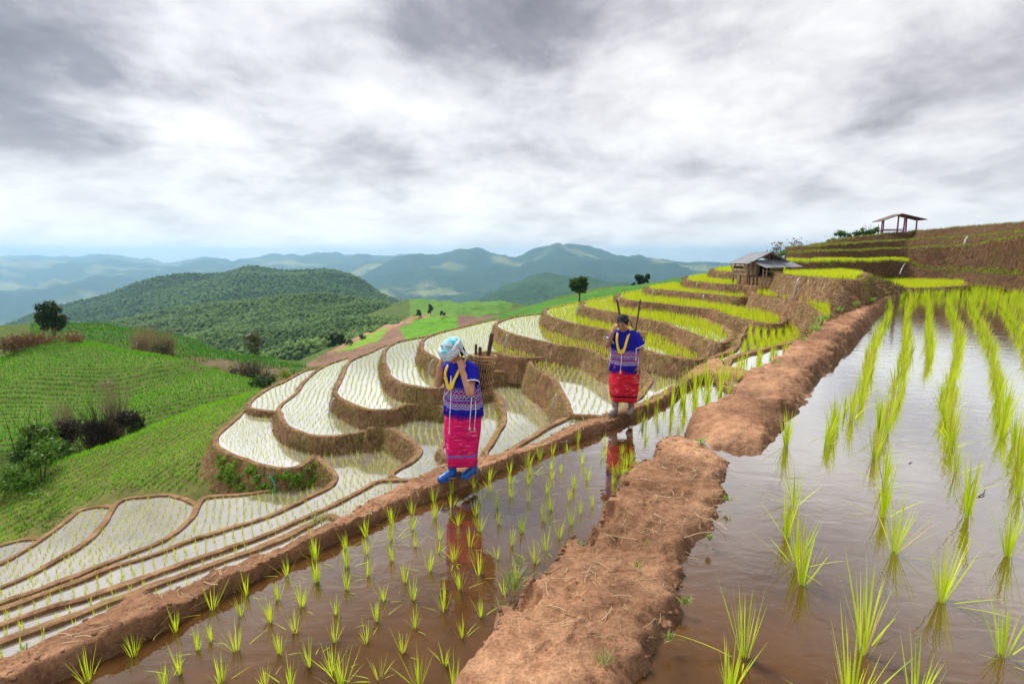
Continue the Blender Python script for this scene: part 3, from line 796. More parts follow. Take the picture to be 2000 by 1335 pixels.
def mound(name, L, Rr, DL, DR, Dtop, nu, nv, mat, hprof, rag=0.05, skirt=None, taper=None, lump=0.085, notch=None, prints=()):
    """earth bank between two traced waterlines; Dtop(t) is its top, hprof the cross-section"""
    lc = resample(catmull([tuple(P(q[0], q[1], q[2] if len(q) > 2 else DL)) for q in L], 0.1), nu)
    rc = resample(catmull([tuple(P(x, y, DR)) for x, y in Rr], 0.1), nu)
    tt = np.linspace(0, 1, nu)
    rows = []
    s = np.linspace(0, 1, nv)
    for v in s:
        rows.append(lc * (1 - v) + rc * v)
    G = np.array(rows)
    x, y = G[..., 0], G[..., 1]
    # ragged water edge
    wid = np.linalg.norm(rc - lc, axis=1)[None, :]
    dirv = (rc - lc) / np.maximum(np.linalg.norm(rc - lc, axis=1, keepdims=True), 1e-6)
    jag = rag * (fbm(x * 3.1, y * 3.1, 2.0, 4) + 0.8 * fbm(x * 1.1, y * 1.1, 6.0, 2))
    e = 2 * s[:, None] - 1
    G[..., 0] += dirv[None, :, 0] * jag * e; G[..., 1] += dirv[None, :, 1] * jag * e
    zt = np.array([CZ - Dtop(t) for t in (lc[:, 1] + rc[:, 1]) / 2])[None, :]
    zl = (lc[:, 2] - 0.16)[None, :]; zr = (rc[:, 2] - 0.06)[None, :]
    pl = np.array([hprof(v) for v in s])[:, None]
    base = zl * (1 - s[:, None]) + zr * s[:, None]
    pr = np.clip(pl + 0.22 * pl * (1 - pl) * 4 * fbm(x * 4, y * 4, 7, 3), 0, 1.15)
    if notch:
        for (nx, ny, r_, dep_) in notch:
            c_ = P(nx, ny, 2.2); dd_ = np.hypot(x - c_.x, y - c_.y) + 0.05 * fbm(x * 7, y * 7, 3, 3)
            pr = pr * (1 - dep_ * np.clip(1.15 - dd_ / r_, 0, 1) ** 0.6)
    if taper is not None: pr = pr * np.array([taper(t) for t in tt])[None, :]
    z = base + (zt - base) * pr
    z += (0.032 * fbm(x * 1.8, y * 1.8, 1, 4) + 0.017 * fbm(x * 8, y * 8, 4, 4)) * np.clip(pl * 1.5, 0.2, 1)
    # crumbling lumps on the shoulders
    sh = np.clip(1 - np.abs(pl - 0.6) * 2, 0, 1)
    z += lump * np.abs(fbm(x * 6, y * 6, 11, 4)) * sh
    for (fx, fy, az) in prints:
        # footprints pressed into the damp top: sole and heel with a pushed-up edge
        c_ = P(fx, fy, 2.14); ca, sa = math.cos(az), math.sin(az)
        dx_, dy_ = x - c_.x, y - c_.y
        lu, lv = (dx_ * ca + dy_ * sa), (-dx_ * sa + dy_ * ca)
        for off_f, rl, rw in ((0.05, 0.075, 0.045), (-0.075, 0.045, 0.036)):
            e_ = np.sqrt(((lu - off_f) / rl) ** 2 + (lv / rw) ** 2)
            z = z - 0.020 * np.clip(1.25 - e_, 0, 0.6) / 0.6 + 0.006 * np.exp(-((e_ - 1.25) / 0.2) ** 2)
    G[..., 2] = z
    if skirt is not None:
        # steep bank falling away on the far (left) side, rows added before the first
        ex = []
        ln = np.stack([-dirv[:, 0], -dirv[:, 1]], 1)
        l0 = G[0].copy()
        K = 12
        for k in range(K, 0, -1):
            f = k / K
            q = l0.copy()
            off = skirt[1] * f ** 1.1 + 0.09 * fbm(l0[:, 0] * 2, l0[:, 1] * 2, f * 5, 3)
            q[:, 0] += ln[:, 0] * off; q[:, 1] += ln[:, 1] * off
            q[:, 2] = l0[:, 2] - skirt[0] * f
            ex.append(q)
        G = np.concatenate([np.array(ex), G])
    wet = np.clip(1.35 - 1.3 * pl + 0.35 * fbm(x * 3, y * 3, 5, 3), 0, 1) * np.ones((1, nu))
    if len(G) > nv: wet = np.concatenate([np.full((len(G) - nv, nu), 0.35), np.clip(wet - 0.2, 0, 1)])
    me = np_mesh(name, G.reshape(-1, 3), grid_faces(nu, len(G)), np.repeat(wet.reshape(-1, 1), 3, 1))
    o = link(name, me, mat); o['kind'] = 'structure'
    return o, G
def prof_mid(v):
    a = min(1, v / 0.10); b = min(1, (1 - v) / 0.26)
    a = a * a * (3 - 2 * a); b = b * b * (3 - 2 * b)
    return min(a, b)
def prof_path(v):
    a = min(1, 0.80 + v / 0.35); b = min(1, (1 - v) / 0.22)
    return min(a, b * b * (3 - 2 * b))
pathw, PW = mound('path', WL, WR, 2.25, DA, lambda t: 2.25, 900, 26, M['mud'], prof_path, 0.035, skirt=(6.2, 2.4))
path1, PM1 = mound('path', ML, MR, DA, DB, lambda t: 2.15, 700, 70, M['mud'], prof_mid, 0.085, lump=0.06, notch=((1168, 1010, 0.20, 0.8), (1195, 965, 0.13, 0.7), (1150, 1050, 0.10, 0.6), (1010, 1185, 0.12, 0.6), (1395, 1090, 0.10, 0.5)),
                   prints=[(1060, 1290, 1.2), (1130, 1235, 1.0), (1120, 1160, 1.25), (1200, 1120, 1.0), (1205, 1060, 1.2), (1270, 1030, 1.0), (1265, 985, 1.15), (1320, 960, 0.9), (1160, 1310, 1.9), (1240, 1190, 2.1), (1310, 1080, 1.4), (1330, 920, 1.0)],
                   taper=lambda t: min(1, (1 - t) / 0.035) ** 0.6 if t > 0.9 else 1)
def dn(y): return 2.10 - 0.22 * min(1, max(0, (y - 8.3) / 5.0))
def prof_far(v):
    a = min(1, v / 0.10); b = min(1, (1 - v) / 0.42)
    return min(a * a * (3 - 2 * a), (b * b * (3 - 2 * b)) ** 0.8)
path2, PM2 = mound('path', NL, NR, DA, DB, dn, 900, 64, M['mud'], prof_far, 0.09, lump=0.10,
                   taper=lambda t: min(1, t / 0.03) ** 0.5)
cross_b, PX = mound('path', [(1398,722),(1425,722),(1470,736)], [(1400,748),(1430,749),(1475,752)], 2.36, DA, lambda t: 2.24, 90, 16, M['mud'], prof_mid, 0.03)
# ------------------------------------------------------------------ rice seedlings on the terraces (too many to count: one mass per terrace)
ROWDIR = dict(T1=8, T1b=-25, T2=-10, T3=-12, T4=-14, T5=-20, T6=-14, T7=-10, T8=-8, T9=-6, T10=-5, T11=0, T12=0, Q=-12, Q2=-8, P=-32, R=-48, s1=-50, O=-28, N=-24, M=-28, L=-35, S=14, R2=30, V1=22, U1=20, X=10, W=14, C=28)
SPACE = dict(U1=(0.22, 0.12), X=(0.2, 0.1), W=(0.2, 0.1), V1=(0.26, 0.13), T12=(0.2, 0.11), T11=(0.2, 0.11), T10=(0.22, 0.12), T9=(0.24, 0.13), T8=(0.25, 0.14), T7=(0.26, 0.15), C=(0.32, 0.16))
HGT = dict(U1=0.30, X=0.26, W=0.34, V1=0.30, T12=0.26, T11=0.26, T10=0.26, T9=0.27, T8=0.26, T7=0.25, C=0.28)
def blades_np(base, n, h, spread, w, colA, colB, seed, lean=0.25):
    """n triangular blades per base point"""
    g = np.random.default_rng(seed)
    N = len(base)
    b = np.repeat(base, n, 0)
    a = g.uniform(0, 2 * np.pi, N * n)
    r0 = g.uniform(0, 0.02, N * n)
    b = b + np.c_[np.cos(a) * r0, np.sin(a) * r0, np.zeros(N * n)]
    hh = np.repeat(h * g.uniform(0.75, 1.2, N), n) * g.uniform(0.65, 1.1, N * n)
    sp = spread * g.uniform(0.1, 1.0, N * n) ** 1.2
    tip = b + np.c_[np.cos(a) * sp, np.sin(a) * sp, hh]
    wa = g.uniform(0, np.pi, N * n)
    side = np.c_[np.cos(wa), np.sin(wa), np.zeros(N * n)] * w * 0.5
    V = np.stack([b - side, b + side, tip], 1).reshape(-1, 3)
    Ft = np.arange(len(V)).reshape(-1, 3)
    k = np.repeat(np.clip(g.normal(0.5, 0.28, N), 0, 1), n)[:, None] * 0.7 + g.uniform(0, 0.3, N * n)[:, None]
    c = np.asarray(colA) * (1 - k) + np.asarray(colB) * k
    C = np.repeat(c, 3, 0)
    return V, Ft, C
def clear_of(x, y, key):
    D0 = TER[key][0]
    ok = np.ones(len(x), bool)
    for k2, (D2, _) in TER.items():
        if k2 != key and D2 < D0 - 0.01:
            ok &= ~inside(TPOLY[k2], x, y)
    return ok
nseed = 0
def near_dist(poly, x, y):
    d = np.full(len(x), 1e9)
    for i in range(len(poly)):
        d = np.minimum(d, (x - poly[i, 0]) ** 2 + (y - poly[i, 1]) ** 2)
    return np.sqrt(d)
WHERE = dict(T1='the lowest oval terrace on the far bank', P='the long terrace winding below the brown wedge bank')
for key, (D, ol) in TER.items():
    poly = TPOLY[key]
    sr, sa = SPACE.get(key, (0.24, 0.17) if key in ('P', 'R', 's1', 'O', 'N', 'M', 'L') else (0.26, 0.19))
    th = R(ROWDIR.get(key, 0))
    ax = np.array([math.sin(th), math.cos(th)]); bx = np.array([math.cos(th), -math.sin(th)])
    q = poly @ np.stack([ax, bx], 1)
    ua = np.arange(q[:, 0].min(), q[:, 0].max(), sa); ub = np.arange(q[:, 1].min(), q[:, 1].max(), sr)
    UA, UB = np.meshgrid(ua, ub)
    UA = UA.ravel() + nrng.normal(0, sa * 0.16, UA.size); UB = UB.ravel()
    UB = UB + 0.11 * np.sin(UA * 0.5 + D) + 0.06 * np.sin(UA * 1.1 + UB * 0.4) + nrng.normal(0, sr * 0.10, UB.size)
    xy = UA[:, None] * ax + UB[:, None] * bx
    m = inside(poly, xy[:, 0], xy[:, 1])
    xy = xy[m]
    m = (near_dist(poly, xy[:, 0], xy[:, 1]) > 0.32) & clear_of(xy[:, 0], xy[:, 1], key)
    # keep to what could be seen: not under the near paths, not off to the side
    u, v = pix_np(xy[:, 0], xy[:, 1], np.full(len(xy), CZ - D))
    m &= (u > -160) & (u < 2150) & (v < 1420)
    if key == 'T11': m &= u < 1438
    m &= nrng.random(len(xy)) > 0.05 + 0.25 * (fbm(xy[:, 0] * 0.5, xy[:, 1] * 0.5, D, 3) > 0.75)
    xy = xy[m]
    if not len(xy): continue
    nseed += len(xy)
    base = np.c_[xy, np.full(len(xy), CZ - D - 0.02)]
    h = HGT.get(key, 0.21 if key in ('P', 'R', 's1', 'O', 'N', 'M', 'L') else 0.17)
    far = key in SPACE
    V, Ft, C = blades_np(base, 6 if far else 5, h, h * 0.36, 0.020 if far else 0.017,
                         (0.50, 0.62, 0.02) if far else (0.58, 0.64, 0.05), (0.78, 0.84, 0.03), hash(key) % 1000 if False else sum(map(ord, key)))
    me = np_mesh('rice_seedlings', V, Ft, C, smooth=False)
    o = link('rice_seedlings', me, M['blade']); o['kind'] = 'stuff'
    o['label'] = 'rows of young rice seedlings standing in terrace water'; o['category'] = 'rice'

# ------------------------------------------------------------------ rice clumps in the two near ponds
def blade_geo(mb, base, az, length, lean, droop, w, col, seg=5):
    """one tapering, arching rice blade"""
    d = Vector((math.cos(az), math.sin(az), 0)); side = Vector((-math.sin(az), math.cos(az), 0))
    p = Vector(base); ang = lean
    vs = []
    for i in range(seg + 1):
        f = i / seg
        ww = w * (0.55 + 0.45 * min(1, f * 4)) * (1 - max(0, (f - 0.45) / 0.55) ** 1.5) * 0.5
        if i == seg: ww = w * 0.03
        vs.append(p - side * ww); vs.append(p + side * ww)
        p = p + (d * math.sin(ang) + Vector((0, 0, 1)) * math.cos(ang)) * (length / seg)
        ang += droop / seg
    fs = [(2 * i, 2 * i + 1, 2 * i + 3, 2 * i + 2) for i in range(seg)]
    mb.add(vs, fs, col)
RC_A, RC_B, RC_C = Vector((0.48, 0.66, 0.02)), Vector((0.78, 0.88, 0.05)), Vector((0.62, 0.48, 0.18))
def rcol(g):
    k = g.random()
    c = RC_A.lerp(RC_B, k)
    if g.random() < 0.07: c = RC_C
    return tuple(c)
def clump_blades(g, n, h, spread):
    """parameters of the blades of one clump"""
    out = []
    for i in range(n):
        az = g.uniform(0, 2 * math.pi); r0 = g.uniform(0, 0.018) * (h / 0.25) ** 0.5
        k = g.random()
        if k < 0.10:      # fallen blade resting low over the water
            lean, droop, L = g.uniform(0.9, 1.25), g.uniform(0.1, 0.5), h * g.uniform(0.6, 1.0)
        else:
            lean, droop, L = abs(g.gauss(0, 1)) * spread + 0.03, g.uniform(-0.05, 0.35) * spread * 2, h * g.uniform(0.6, 1.12)
        out.append(((math.cos(az) * r0, math.sin(az) * r0, -0.03), az, L, lean, droop, g.uniform(0.0042, 0.0068) * (h / 0.22) ** 0.5, rcol(g)))
    return out
def clump_mesh(seed, n, h, spread):
    g = random.Random(seed); mb = MB()
    for b in clump_blades(g, n, h, spread): blade_geo(mb, *b, seg=4)
    return mb.mesh('rice_clump')
protoA = [clump_mesh(100 + i, 15 + i % 5, 0.235, 0.26) for i in range(8)]
protoB = [clump_mesh(200 + i, 28 + i % 7, 0.50, 0.20) for i in range(8)]
for m_ in protoA + protoB: m_.materials.append(M['blade'])
def z65(p): return (600 + p[0] / 2.753, 850 + p[1] / 2.753)
def z5(p): return (p[0] / 2.857, 880 + p[1] / 2.857)
PA = [z65(p) for p in [(45,665),(50,785),(210,605),(210,705),(210,830),(318,540),(318,635),(325,750),(455,475),(455,560),(455,670),(565,420),(565,500),(580,595),(680,360),(690,440),(712,555),(705,630),(660,725),(570,880),(525,785),(410,885),(780,310),(775,385),(810,480),(905,430),(930,515),(875,600),(790,670),(735,935),(580,1035),(375,995),(320,1110),(155,955),(145,1105),(10,1235),(140,1275),(180,1345),(385,1305),(515,1165),(740,1225),(835,1085),(935,970),(820,825),(925,745),(1020,660),(1100,585),(1155,520),(1030,475),(1025,390),(930,350),(980,300),(895,280),(980,240),(1090,200),(1090,260),(1095,330),(1185,160),(1200,210),(1190,260),(1190,355),(1250,130),(1290,310),(1315,230),(1310,400),(1270,465),(1320,95),(1310,180),(1365,200),(1400,90),(1410,345),(1435,285),(1355,550),(1420,480),(1470,420),(1285,620),(1225,680),(1055,850),(1120,775),(1505,240),(1480,150),(1535,380),(1590,120),(1455,40),(1600,60),(1700,200),(1740,130),(1640,260),(1690,100),(1720,170),(600,1345),(790,1345)]]
PA += [z5(p) for p in [(490,1290),(745,1140),(980,1005),(1185,880),(1100,1110),(1180,1060),(1000,1240),(1230,1290),(1320,1110),(1375,800),(1345,915),(1510,945),(1550,830),(1600,690),(1685,865),(1645,1005),(1560,1130),(1770,725),(1755,605),(1480,1310),(1620,1310),(1910,1310),(920,1310)]]
PA += [(1245,815),(1262,806),(1282,796),(1300,786),(1318,772),(1332,762),(1350,752),(1368,747),(1385,746),(1402,746),(1420,746),(1440,747),(1455,747)]
for xx, y0, y1 in ((1255,835,815),(1285,838,800),(1312,836,785),(1335,825,765),(1358,812,758),(1382,795,752),(1405,785,752),(1425,768,752),(1265,862,850),(1295,858,848),(1322,848,840)):
    k = 0
    while y0 - k > y1:
        PA.append((xx + rng.uniform(-4, 4), y0 - k)); k += rng.uniform(11, 17)
PBn = [(1454,1284),(1687,1273),(1838,1173),(1567,1141),(1536,1048),(1745,1079),(1725,1010),(1959,1282),(1968,1086),(1890,1010),(1890,959),(1550,988),(1425,1352),(1787,1385),(1660,1400),(1612,870),(1707,895),(1728,948),(1867,923),(1990,970),(1536,872),(1557,1105)]
ORD = ['first', 'second', 'third', 'fourth', 'fifth', 'sixth', 'seventh', 'eighth', 'ninth', 'tenth', 'eleventh', 'twelfth', 'thirteenth', 'fourteenth', 'fifteenth', 'sixteenth', 'seventeenth', 'eighteenth', 'nineteenth', 'twentieth'] + ['twenty-' + w for w in ('first', 'second', 'third', 'fourth', 'fifth', 'sixth', 'seventh', 'eighth', 'ninth')] + ['thirtieth'] + ['thirty-' + w for w in ('first', 'second', 'third', 'fourth', 'fifth', 'sixth', 'seventh', 'eighth', 'ninth')] + ['fortieth'] + ['forty-' + w for w in ('first', 'second', 'third', 'fourth', 'fifth', 'sixth', 'seventh', 'eighth', 'ninth')]
PBlab = ['large rice clump nearest the foot of the middle path, whole blades in view', 'large upright rice clump in the bottom centre of the wide pond', 'wide open rice clump with one blade fallen to the left, wide pond', 'dense rice clump leaning left by the path, third from the bottom',
 'dense arching rice clump beside the path, fourth from the bottom', 'rice clump left of the open one in the wide pond', 'rice clump just behind the dense middle clump of the wide pond', 'large rice clump in the bottom right corner', 'rice clump against the right edge below the twig',
 'dark-based rice clump left of the dark twig', 'rice clump just above the one by the dark twig', 'tall thin rice clump by the path mouth of the channel', 'cut off rice clump at the bottom edge beside the path', 'cut off rice clump at the bottom edge, rightmost', 'cut off rice clump at the bottom edge, middle',
 'first rice clump of the row that follows the path bank', 'rice clump at the near end of the second row from the path', 'rice clump second along the second row from the path', 'rice clump at the near end of the fourth row from the path', 'rice clump at the right edge at the near end of the fifth row', 'rice clump in the water just below the channel mouth', 'small rice clump pressed against the dense leaning one']
PBr = [[(1612,870),(1671,796),(1692,733),(1702,700),(1715,655),(1733,630),(1736,598)],
 [(1715,880),(1752,789),(1765,715),(1772,666),(1771,617),(1783,589)],
 [(1811,720),(1816,676),(1815,624),(1811,582)],
 [(1870,900),(1851,796),(1867,715),(1877,673),(1860,624),(1850,590)],
 [(1992,950),(1955,790),(1938,690),(1915,640),(1890,592)],
 [(2060,820),(2015,710),(1985,645),(1955,600)]]
for nrow, r in enumerate(PBr):
    nin = 0
    w = [tuple(P(x, y, DB)) for x, y in r]
    c = catmull(w, 0.05)
    L = np.r_[0, np.cumsum(np.linalg.norm(np.diff(c, axis=0), axis=1))]
    s = 0.5
    while s < L[-1]:
        p = [np.interp(s, L, c[:, k]) for k in range(3)]
        PBn.append(pix((p[0] + rng.gauss(0, 0.05), p[1], p[2])))
        nin += 1
        PBlab.append('rice clump %s along the %s row from the middle path, wide pond' % (ORD[min(nin, len(ORD)) - 1], ORD[nrow]) if nin <= len(ORD) else None)
        s += rng.uniform(0.32, 0.5) if p[1] < 9 else rng.uniform(0.4, 0.62)
allc = [('A', P(x, y, DA), x, y, None) for x, y in PA] + [('B', P(x, y, DB), x, y, PBlab[i] if i < len(PBlab) else None) for i, (x, y) in enumerate(PBn)]
# clumps that line the women's path can be told apart by counting along it
edge = sorted([i for i, c in enumerate(allc) if c[0] == 'A' and 90 < c[2] < 1000 and np.interp(c[2], [q_[0] for q_ in WR], [q_[1] for q_ in WR]) > c[3] - 34], key=lambda i: allc[i][2])
for k_, i in enumerate(edge):
    c = allc[i]; allc[i] = (*c[:4], 'young rice clump along the women\'s path edge, %s from the left' % ORD[k_])
def screen_size(c): return (0.24 if c[0] == 'A' else 0.50) / c[1].y
allc.sort(key=screen_size, reverse=True)
LAB = {'A': ('short young rice clump in the brown pond beside the women\'s path', 'rice clumps in the narrow pond'),
       'B': ('tall lime green rice clump in the wide pond on the right', 'rice clumps in the wide pond')}
for i, (w, p, x, y, own) in enumerate(allc[:300]):
    g = random.Random(i * 13 + 5)
    sc = g.uniform(0.7, 1.05) if w == 'A' else g.uniform(0.75, 1.2)
    rz = g.uniform(0, 2 * math.pi)
    lab, grp = LAB[w]
    if i < 26:
        o = empty('rice_clump', p, rz)
        h, spread = (0.235, 0.26) if w == 'A' else (0.50, 0.22)
        for b in clump_blades(g, 17 if w == 'A' else 26, h * sc, spread):
            mb = MB(); blade_geo(mb, *b, seg=6)
            mb.build('blade', M['blade'], o, smooth=True)
    else:
        o = bpy.data.objects.new('rice_clump', g.choice(protoA if w == 'A' else protoB)); COL.objects.link(o)
        o.location = p; o.rotation_euler = (g.gauss(0, 0.05), g.gauss(0, 0.05), rz); o.scale = (sc, sc, sc * g.uniform(0.9, 1.1))
    tag(o, own or lab, 'rice', grp)
rest = allc[300:]
# the far end of the wide pond and whatever is left: one mass
pts = [tuple(c[1]) for c in rest]
ux, uy = nrng.uniform(6, 34, 9000), nrng.uniform(17, 45, 9000)
uu, vv = pix_np(ux, uy, np.full(9000, CZ - DB))
far = inside([(1742,592),(1790,566),(1850,556),(1960,560),(2050,576),(2050,625),(1990,612),(1950,606),(1900,596),(1830,586),(1780,590)], uu, vv)
dens = np.sin((ux * 0.93 - uy * 0.37) * 2 * math.pi / 0.62) > -0.1
sel = np.where(far & dens)[0][:2600]
pts += [(ux[i], uy[i], CZ - DB - 0.03) for i in sel]
V, Ft, C = blades_np(np.array(pts), 9, 0.5, 0.11, 0.018, (0.46, 0.64, 0.02), (0.74, 0.86, 0.04), 77)
o = link('rice_plants', np_mesh('rice_plants', V, Ft, C, smooth=False), M['blade'])
tag(o, 'dense lime green rice at the far end of the wide pond', 'rice', kind='stuff')
# ------------------------------------------------------------------ haze: the humid air over the valley
hb = MB()
hb.box((0, 6300, -330), (34000, 14000, 1000))
haze = hb.build('haze')
t = NT('haze_air')
pv = t.node('ShaderNodeVolumePrincipled')
pv.inputs['Color'].default_value = (0.46, 0.74, 1.0, 1)
pv.inputs['Density'].default_value = 0.000125
pv.inputs['Anisotropy'].default_value = 0.65
t.l.new(pv.outputs[0], t.out.inputs['Volume'])
haze.data.materials.append(t.mat)
haze['kind'] = 'stuff'

# ------------------------------------------------------------------ leaves and trees
def leaf_cloud(g, centers, radii, n, size, cA, cB, flat=0.8, shell=0.55):
    """leaf-sized faces spread through lumpy volumes; arrays of verts, faces, colours"""
    k = g.choice(len(centers), n, p=np.array([r ** 2.3 for r in radii]) / sum(r ** 2.3 for r in radii))
    c = np.array(centers)[k]; r = np.array(radii)[k]
    d = g.normal(0, 1, (n, 3)); d /= np.linalg.norm(d, axis=1, keepdims=True)
    q = r * (shell + (1 - shell) * g.random(n)) * (0.75 + 0.35 * g.random(n))
    p = c + d * q[:, None] * np.array([1, 1, flat])
    nn = d + g.normal(0, 0.7, (n, 3)); nn /= np.linalg.norm(nn, axis=1, keepdims=True)
    a = np.cross(nn, g.normal(0, 1, (n, 3))); a /= np.maximum(np.linalg.norm(a, axis=1, keepdims=True), 1e-6)
    b = np.cross(nn, a)
    s = size * g.uniform(0.6, 1.4, n)[:, None]
    V = np.stack([p - a * s, p - b * s * 0.55, p + a * s, p + b * s * 0.55], 1).reshape(-1, 3)
    Fq = np.arange(len(V)).reshape(-1, 4)
    lump = np.array([g.uniform(0, 1) for _ in centers])[k]
    m = np.clip(0.55 * lump + 0.45 * g.random(n), 0, 1)[:, None]
    C = np.repeat(np.asarray(cA) * (1 - m) + np.asarray(cB) * m, 4, 0)
    return V, Fq, C
M['bark'] = mat_plain('bark', (0.13, 0.095, 0.065), 0.95, 0.4, 9.0, 0.1, 0.6)
def tree(name, base, height, crown_w, crown_z0, label, cat, seed, n=2600, leaf=0.16, cA=(0.02, 0.05, 0.01), cB=(0.07, 0.14, 0.02), group=None, lumps=16, trunk_r=0.16, lean=(0, 0), shell=0.5, bare=False):
    g = np.random.default_rng(seed); gr = random.Random(seed)
    root = empty(name, base)
    tag(root, label, cat, group)
    ch = height - crown_z0
    cc, rr = [], []
    for i in range(lumps):
        f = (i + 0.5) / lumps
        ww = crown_w * 0.5 * math.sin(math.pi * (0.18 + 0.75 * f)) ** 0.7
        a = gr.uniform(0, 6.28); q = ww * gr.uniform(0.25, 0.72)
        cc.append((math.cos(a) * q + lean[0] * f, math.sin(a) * q + lean[1] * f, crown_z0 + ch * (0.10 + 0.78 * f)))
        rr.append(crown_w * gr.uniform(0.16, 0.27))
    V, Fq, C = leaf_cloud(g, cc, rr, n, leaf, cA, cB, 0.85, shell)
    link('crown', np_mesh('crown', V, Fq, C, smooth=False), M['leaf'], root)
    mb = MB()
    top = (lean[0] * 0.8, lean[1] * 0.8, crown_z0 + ch * 0.75)
    mid = (lean[0] * 0.2 + trunk_r * 0.5, lean[1] * 0.2, crown_z0 * 0.7)
    mb.tube([(0, 0, -0.6), (0, 0, 0.1), mid, top], [trunk_r * 1.35, trunk_r * 1.1, trunk_r * 0.8, trunk_r * 0.25], 8)
    for c in cc[::2]:
        f = gr.uniform(0.5, 0.8)
        s = Vector(mid).lerp(Vector(top), f * 0.6)
        e = Vector(c)
        mb.tube([s, s.lerp(e, 0.5) + Vector((0, 0, 0.05 * ch)), e], [trunk_r * 0.4, trunk_r * 0.25, trunk_r * 0.08], 5)
    mb.build('trunk', M['bark'], root)
    return root
def at_ground(px, py, d, sink=0.05):
    p = Pd(px, py, d)
    return Vector((p.x, p.y, float(ground_z(np.array([p.x]), np.array([p.y]))[0]) - sink))
def drop(px, d):
    x = (px - 1000) / F * d
    # the view is pitched down a little: take the column from the horizon row
    q = Pd(px, HOR, d)
    return Vector((q.x, d, float(ground_z(np.array([q.x]), np.array([d]))[0])))
def tree_top(px, py_top, py_base, d, **kw):
    b = drop(px, d)
    top = Pd(px, py_top, d)
    kw['base'] = b
    kw['height'] = top.z - b.z
    return kw
# dark round tree on the left hill crest
k = tree_top(82, 588, 650, 66)
tree('broadleaf_tree', k['base'], k['height'], 3.5, k['height'] - 4.0, 'dark round tree alone on the left hill crest', 'tree', 3, 3600, 0.15, (0.012, 0.035, 0.006), (0.04, 0.085, 0.014), lumps=18, trunk_r=0.22, lean=(-0.3, 0))
k = tree_top(1133, 540, 590, 62)
tree('broadleaf_tree', k['base'], k['height'], 2.7, k['height'] - 2.0, 'round green tree behind the terrace edge left of the walking woman', 'tree', 8, 2600, 0.13, (0.022, 0.06, 0.01), (0.07, 0.15, 0.02), lumps=15, trunk_r=0.12)
for j, (px, dx, w) in enumerate(((1247, 125, 2.2), (1256, 127, 2.4), (1265, 125, 2.0))):
    k = tree_top(px, 534 + (j % 2) * 3, 557, dx)
    tree('broadleaf_tree', k['base'], k['height'], w, k['height'] - 2.6, ('leftmost', 'middle', 'rightmost')[j] + ' dark tree of the small cluster on the green ridge', 'tree', 20 + j, 900, 0.2, (0.012, 0.035, 0.012), (0.04, 0.08, 0.025), group='tree cluster on the green ridge', lumps=9, trunk_r=0.12)
k = tree_top(482, 648, 690, 92)
tree('broadleaf_tree', k['base'], k['height'], 4.6, k['height'] - 4.2, 'sparse pale tree in the gully between the maize hills', 'tree', 31, 700, 0.24, (0.09, 0.11, 0.035), (0.17, 0.17, 0.07), lumps=12, trunk_r=0.12, shell=0.3)
for j, (px, d, h, w) in enumerate(((640, 150, 5.5, 5), (655, 148, 4.5, 4.5), (815, 290, 4.5, 4), (838, 300, 7, 4), (790, 320, 4, 4), (700, 150, 2, 2.6), (672, 135, 1.8, 2.6), (862, 290, 4, 3.4), (985, 180, 3.4, 3.6), (1240, 150, 2, 2.2))):
    b = drop(px, d)
    tree('field_tree', b, h, w, h * 0.25, ('dark tree at the foot of the forested hill left of the bare field', 'smaller dark tree beside the forest edge by the bare field', 'small dark tree high on the bright green patch', 'tall dark tree in the bright green patch', 'round tree at the top edge of the bare field', 'low bush in the brown field above the terraces', 'leftmost low bush in the brown field', 'dark tree at the right of the bright green patch', 'bush at the green field edge behind the terraces', 'tiny bush on the green ridge line')[j], 'tree', 50 + j, 420, h * 0.085, (0.015, 0.042, 0.014), (0.05, 0.10, 0.025), group='trees scattered over the far fields', lumps=8, trunk_r=h * 0.03)

# forest on the two wooded hills: one mass each
def forest(name, G, n, hmin, hmax, cA, cB, label, seed, rows=(0.0, 0.74), ico=True):
    g = np.random.default_rng(seed)
    nv, nu = G.shape[:2]
    i = g.uniform(rows[0] * (nv - 1), rows[1] * (nv - 1) - 1, n); j = g.uniform(0, nu - 1.01, n)
    i0, j0 = i.astype(int), j.astype(int); fi, fj = (i - i0)[:, None], (j - j0)[:, None]
    p = (G[i0, j0] * (1 - fi) * (1 - fj) + G[i0 + 1, j0] * fi * (1 - fj) + G[i0, j0 + 1] * (1 - fi) * fj + G[i0 + 1, j0 + 1] * fi * fj)
    bm = bmesh.new(); bmesh.ops.create_icosphere(bm, subdivisions=1, radius=1.0)
    S = np.array([v.co[:] for v in bm.verts]); T = np.array([[v.index for v in f.verts] for f in bm.faces]); bm.free()
    h = g.uniform(hmin, hmax, n); w = h * g.uniform(0.28, 0.5, n)
    sc = np.stack([w, w, h * 0.5], 1)
    V = S[None] * (1 + 0.28 * g.normal(0, 1, (n, len(S), 1))) * sc[:, None, :] + p[:, None, :] + np.array([0, 0, 1]) * (h * 0.38)[:, None, None]
    Ft = (T[None] + (np.arange(n) * len(S))[:, None, None]).reshape(-1, 3)
    k = np.clip(g.normal(0.45, 0.28, n) + 0.25 * fbm(p[:, 0] * 0.01, p[:, 1] * 0.01, 0.0, 3), 0, 1)[:, None]
    c = np.asarray(cA) * (1 - k) + np.asarray(cB) * k
    o = link(name, np_mesh(name, V.reshape(-1, 3), Ft, np.repeat(c, len(S), 0), smooth=False), M['leaf_far'])
    return tag(o, label, 'forest', kind='stuff')
M['leaf_far'] = mat_leaf('tree_crown', 0.1, 0.9)
forest('forest', H1, 34000, 2.2, 5.0, (0.03, 0.075, 0.014), (0.13, 0.22, 0.035), 'dense green forest covering the near wooded hill', 1, (0, 0.72))
